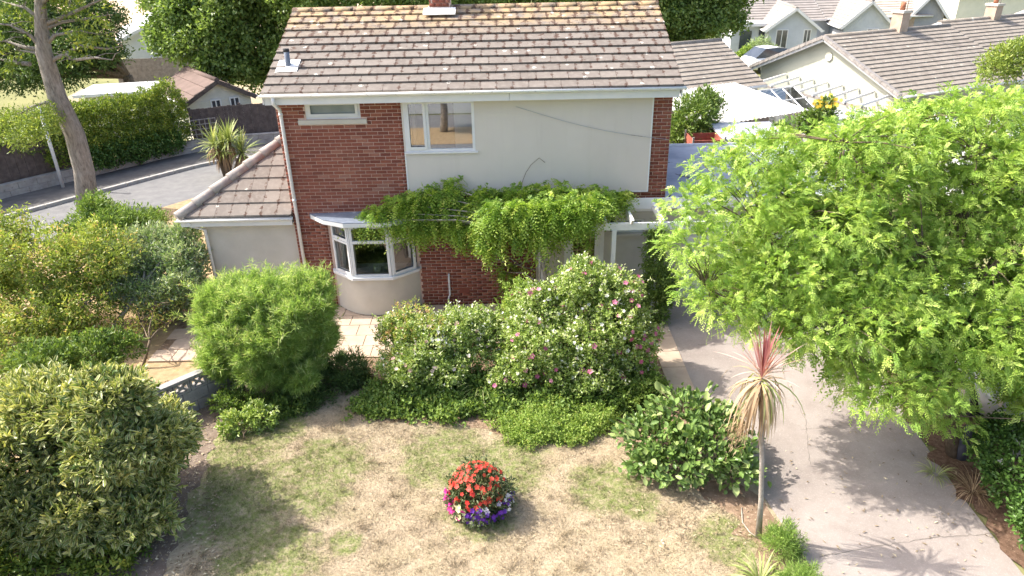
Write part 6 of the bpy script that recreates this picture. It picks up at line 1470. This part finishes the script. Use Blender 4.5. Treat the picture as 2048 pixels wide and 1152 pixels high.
# ------------------------------------------------------------------ cars
M_tyre = surf('tyre', (.02, .02, .02), (.035, .035, .035), 10, .9, .1); M_rim = surf('alloy_rim', (.5, .5, .52), (.6, .6, .62), 5, .35, 0, metal=.7)
def car(name, label, loc, ang, paint):
    t = thing(name, label, 'car', loc); Mc = Matrix.Translation(loc) @ Matrix.Rotation(ang, 4, 'Z')
    # body lofted along x: (x, half width, z low, z shoulder)
    st = [(-2.0, .55, .38, .58), (-1.93, .74, .28, .74), (-1.6, .82, .22, .82), (-1.0, .85, .20, .90), (.2, .86, .20, .93), (1.3, .85, .20, .95), (1.8, .80, .24, .93), (1.96, .66, .34, .80)]
    m = MB(); vs = []; n_ = 10
    for (x, w, z0, z1) in st:
        for k in range(n_):
            a = math.pi * k / (n_ - 1); yy = math.cos(a); y = w * math.copysign(abs(yy) ** .45, yy) if abs(yy) > 1e-6 else 0; z = z0 + (z1 - z0) * (.35 + .65 * math.sin(a) ** .6)
            vs.append(Mc @ Vector((x, y, z)))
        vs.append(Mc @ Vector((x, -w * .92, z0))); vs.append(Mc @ Vector((x, w * .92, z0)))
    N = n_ + 2; fs = []
    for i in range(len(st) - 1):
        for k in range(N): fs.append((i * N + k, i * N + (k + 1) % N, (i + 1) * N + (k + 1) % N, (i + 1) * N + k))
    fs += [tuple(range(N - 1, -1, -1)), tuple((len(st) - 1) * N + k for k in range(N))]
    m.add(vs, fs, True); m.obj('body', paint, t)
    cabs = [(-1.05, .70, .87), (-.45, .60, 1.36), (.1, .60, 1.45), (1.0, .60, 1.42), (1.72, .68, .92)]
    m = MB(); vs = []
    for x, w, z in cabs: vs += [Mc @ Vector((x, -w, z)), Mc @ Vector((x, w, z))]
    m.add(vs[:4], [(0, 2, 3, 1)]); m.obj('windscreen', M_pane, t); m = MB(); m.add(vs[6:], [(0, 2, 3, 1)]); m.obj('rear_window', M_pane, t)
    m = MB(); m.add(vs[2:8], [(0, 2, 3, 1), (2, 4, 5, 3)], True); m.obj('roof_panel', paint, t)
    for s in (-1, 1):
        m = MB(); zb = .90; vs = [(-1.05, s * .71, .87), (-.45, s * .605, 1.35), (.1, s * .605, 1.44), (1.0, s * .605, 1.41), (1.72, s * .69, .92)]
        m.add([Mc @ Vector(p) for p in vs], [(0, 1, 2, 3, 4) if s < 0 else (4, 3, 2, 1, 0)]); m.obj('side_window', M_pane, t)
        for x in (-1.25, 1.25):
            m = MB(); m.tube([Mc @ Vector((x, s * .68, .31)), Mc @ Vector((x, s * .87, .31))], .31, 18); w = m.obj('wheel', M_tyre, t)
            m = MB(); m.tube([Mc @ Vector((x, s * .86, .31)), Mc @ Vector((x, s * .885, .31))], .19, 14); m.obj('rim', M_rim, w)
        m = MB(); m.box(-1.955, -1.80, s * .62 - .12, s * .62 + .12, .60, .72, Mc); m.obj('headlight', M_rim, t)
        m = MB(); m.box(-.75, -.6, s * .80 - .08, s * .80 + .08, .93, 1.05, Mc); m.obj('mirror', paint, t)
    m = MB(); m.box(-2.03, -1.99, -.26, .26, .42, .52, Mc); m.obj('number_plate', M_white, t)
    return t
M_paint_s = surf('silver_paint', (.46, .48, .51), (.50, .52, .55), 2, .3, 0, spec=.6, metal=.2); M_paint_w = surf('white_paint', (.78, .79, .80), (.82, .82, .83), 2, .25, 0, spec=.6)
car('silver_car', 'silver grey car parked behind the mimosa on the next drive', (8.6, -3.25, 0), math.pi / 2, M_paint_s)
car('white_car', 'white car parked outside the distant blue grey bungalow', (16.6, 31.5, 0), math.pi + .3, M_paint_w)

# ------------------------------------------------------------------ distant houses
def far_house(label, uL, uR, vbase, depth, eave, ridge, wall, rf, name='distant_house', wins=(), yaw=0, **k):
    a, b = onz2(uL, vbase, 0), onz2(uR, vbase, 0); b.y += math.tan(yaw) * (b.x - a.x)
    return gabled(name, label, 'house', a, b, depth, eave, ridge, wall, rf, .3, 10, wins, **k)
far_house('blue grey gabled bungalow with dark window and door behind the white car', 1530, 1625, 117, 9, 2.0, 3.2, M_bluewall, M_tile_far, wins=[(.5, 1.3, .2, 1.9, 'f'), (2.3, 2.8, .9, 1.9, 'f')])
fh = thing('flat_porch_house', 'blue grey flat roofed wing with dark porch beside the gabled bungalow', 'house', (*onz(1490, 115)[:2], 0))
p = onz(1462, 115); p2 = onz(1528, 115); m = MB(); m.box(p[0], p2[0] + .3, p[1] + .5, p[1] + 5, 0, 2.0); m.obj('wall', M_bluewall, fh); m = MB(); m.box(p[0] - .2, p2[0] + .3, p[1] + .1, p[1] + 5.2, 2.01, 2.2); m.obj('roof', M_palewall, fh)
m = MB(); m.box(p[0] + .6, p[0] + 1.4, p[1] + .46, p[1] + .49, .5, 1.7); m.obj('window', M_pane, fh); m = MB(); m.box(p[0] + 1.9, p[0] + 2.9, p[1] + .46, p[1] + .49, .05, 1.8); m.obj('door', M_pane, fh)
far_house('long pale tiled bungalow roof behind the blue grey gable', 1470, 1478, 78, 9, 2.3, 3.6, M_palewall, M_tile_far) if False else None
def long_roof(label, u0, u1, vb, width, eave, ridge, wall, rf, yaw=0.0, name='distant_house', chim=()):
    """ridge parallel to the picture's horizon: gable corners on the left end"""
    a = onz2(u0, vb, 0); b = onz2(u1, vb, 0); L = (b - a).length
    d = Vector((math.cos(yaw), math.sin(yaw), 0)); n_ = Vector((-d.y, d.x, 0))
    return gabled(name, label, 'house', a + n_ * width, a, L, eave, ridge, wall, rf, .3, 12, (), chimneys=chim)
long_roof('pale grey tiled bungalow with its long roof behind the blue grey gable', 1490, 1640, 104, 7, 2.2, 3.8, M_bluewall, M_tile_far, .05)
far_house('white blue gabled bungalow beyond the lime gable ridge', 1678, 1768, 112, 9, 2.1, 3.5, M_bluewall, M_tile_far, wins=[(1.5, 2.3, .8, 1.8, 'f')])
long_roof('grey tiled bungalow with a long sloping roof left of the white blue gable', 1590, 1720, 100, 8, 2.2, 3.9, M_palewall, M_tile_far, .05)
long_roof('buff tiled bungalow with brick front between two grey gables', 1745, 1850, 90, 8, 2.1, 3.7, M_stack, surf('buff_tile', (.40, .34, .28), (.48, .41, .34), 1, .95, .1), .05)
far_house('grey gabled bungalow right of the buff roof', 1810, 1875, 88, 9, 2.1, 3.5, surf('slate_grey_wall', (.30, .31, .34), (.36, .37, .40), 2, .9, .05), M_tile_far)
long_roof('long white rendered building with pale buff roof on the skyline', 1905, 2100, 58, 9, 2.8, 4.2, M_creamwall, surf('cream_buff_tile', (.52, .47, .37), (.60, .54, .43), 1, .95, .1), .03)
long_roof('pinkish tiled house at the skyline above the grey gables', 1760, 1860, 42, 9, 3.0, 5.0, M_bluewall, surf('pinkish_tile', (.40, .30, .27), (.48, .37, .33), 1, .95, .1), .03)
far_house('white gabled house at the skyline beside the pinkish roof', 1835, 1895, 46, 9, 3.2, 5.2, M_palewall, M_tile_far)
long_roof('cream rendered house at the skyline above the long grey roof', 1520, 1600, 44, 9, 3.2, 4.8, M_creamwall, M_tile_far, .03)
long_roof('grey roofed house at the skyline beside the far bushes', 1690, 1755, 38, 9, 3.2, 5.0, M_palewall, M_tile_far, .03)
sl_ = onz(1636, 70, 2.4)
lp = thing('street_lamp', 'slim white street lamp rising behind the lime gable apex', 'street lamp', (*(onz(1632, 84)[:2]), 0)); q = onz(1632, 84)
lt_top = None
m = MB(); m.tube([(q[0], q[1], 0), (q[0], q[1], 3.9)], [.09, .06], 8); m.obj('pole', M_white, lp); m = MB(); m.box(q[0] - .5, q[0] + .4, q[1] - .12, q[1] + .12, 3.901, 4.05); m.obj('lantern', M_white, lp)
# distant bushes, hedgerows
def bush_px(label, u, v, r, mat, n=260, L=.3, W=.2, h=None, name='distant_bush'):
    q = onz(u, v); h = h or r; b = [(q[0], q[1], h * .6, r, r * .8, h * .7), (q[0] + r * .6, q[1], h * .45, r * .7, r * .7, h * .5), (q[0] - r * .6, q[1], h * .5, r * .7, r * .6, h * .55)]
    s = thing(name, label, 'bush', (q[0], q[1], 0)); foliage('foliage', s, mat, b, n, 8, r * .08, L, W, 'kite', uw=.3, shell=.5, low=-.4)
    m = MB(); m.tube([(q[0], q[1], 0), (q[0], q[1], h * .5)], .06, 6); m.obj('stem', M_bark2, s)
bush_px('clipped grey green round bush beside the white car', 1518, 122, .85, L_silver, 400, .12, .06, 1.1)
bush_px('low yellow green bush in front of the clipped round bush', 1493, 125, .6, L_lime, 260, .15, .08, .7)
bush_px('dark hedge plant by the porch of the blue grey wing', 1440, 100, 1.3, L_hedge, 300, .2, .1, 1.4)
bush_px('reddish bush between the skyline houses and long grey roof', 1520, 38, 2.4, L_rust, 300, .4, .25, 2.0)
bush_px('green bush at the skyline left of the street lamp top', 1650, 30, 3.5, L_tree, 350, .5, .3, 2.5)
bush_px('green bush behind the distant white gabled house', 1905, 25, 4, L_tree, 350, .5, .3, 2.6)
hr = thing('far_hedgerow', 'dark hedgerow of far trees along the edge of the stubble field', 'hedgerow', (-40, 115, 0)); tag(hr, kind='stuff')
bl = []
for k in range(26): bl.append((-90 + k * 4.2 + random.uniform(-1, 1), 128 + random.uniform(-6, 6), 2.2, 3.4, 2.5, random.uniform(2.2, 3.6)))
foliage('foliage', hr, L_tree, bl, 2600, 8, .5, .9, .6, 'kite', shell=.5, low=-.3)
hr = thing('skyline_wood', 'far green wood along the skyline behind the bungalows', 'wood', (60, 130, 0)); tag(hr, kind='stuff')
bl = []
for k in range(30): bl.append((10 + k * 4.5, 118 + k * .4 + random.uniform(-5, 5), 2.5, 4, 3, random.uniform(2.5, 4)))
foliage('foliage', hr, L_tree, bl, 3000, 8, .5, .9, .6, 'kite', shell=.5, low=-.3)

# across the street, seen only as reflections in the windows
ow = thing('white_boundary_wall', 'low white boundary wall across the street in front of the house', 'garden wall', (0, -20.8, 0))
m = MB(); m.box(-14, 14, -21.0, -20.7, 0, .75); m.obj('wall', M_palewall, ow); m = MB(); m.box(-14.05, 14.05, -21.05, -20.65, .752, .82); m.obj('coping', M_render, ow)
ot = thing('verge_tree', 'young street tree on the verge across the street', 'tree', (-2.9, -17.0, 0))
vb2 = [(-2.9, -17.2, 3.2, 1.3, 1.3, 1.0), (-2.2, -17.5, 2.7, .9, .9, .7), (-3.6, -16.9, 2.6, .9, .9, .7)]
fo, c_, o_ = foliage('crown', ot, L_tree, vb2, 900, 8, .1, .16, .09, 'kite', shell=.4)
woody('trunk', ot, M_barkl, (-2.9, -17.0, 0), (-2.85, -17.0, 1.8), vb2, .16, c_, 20)
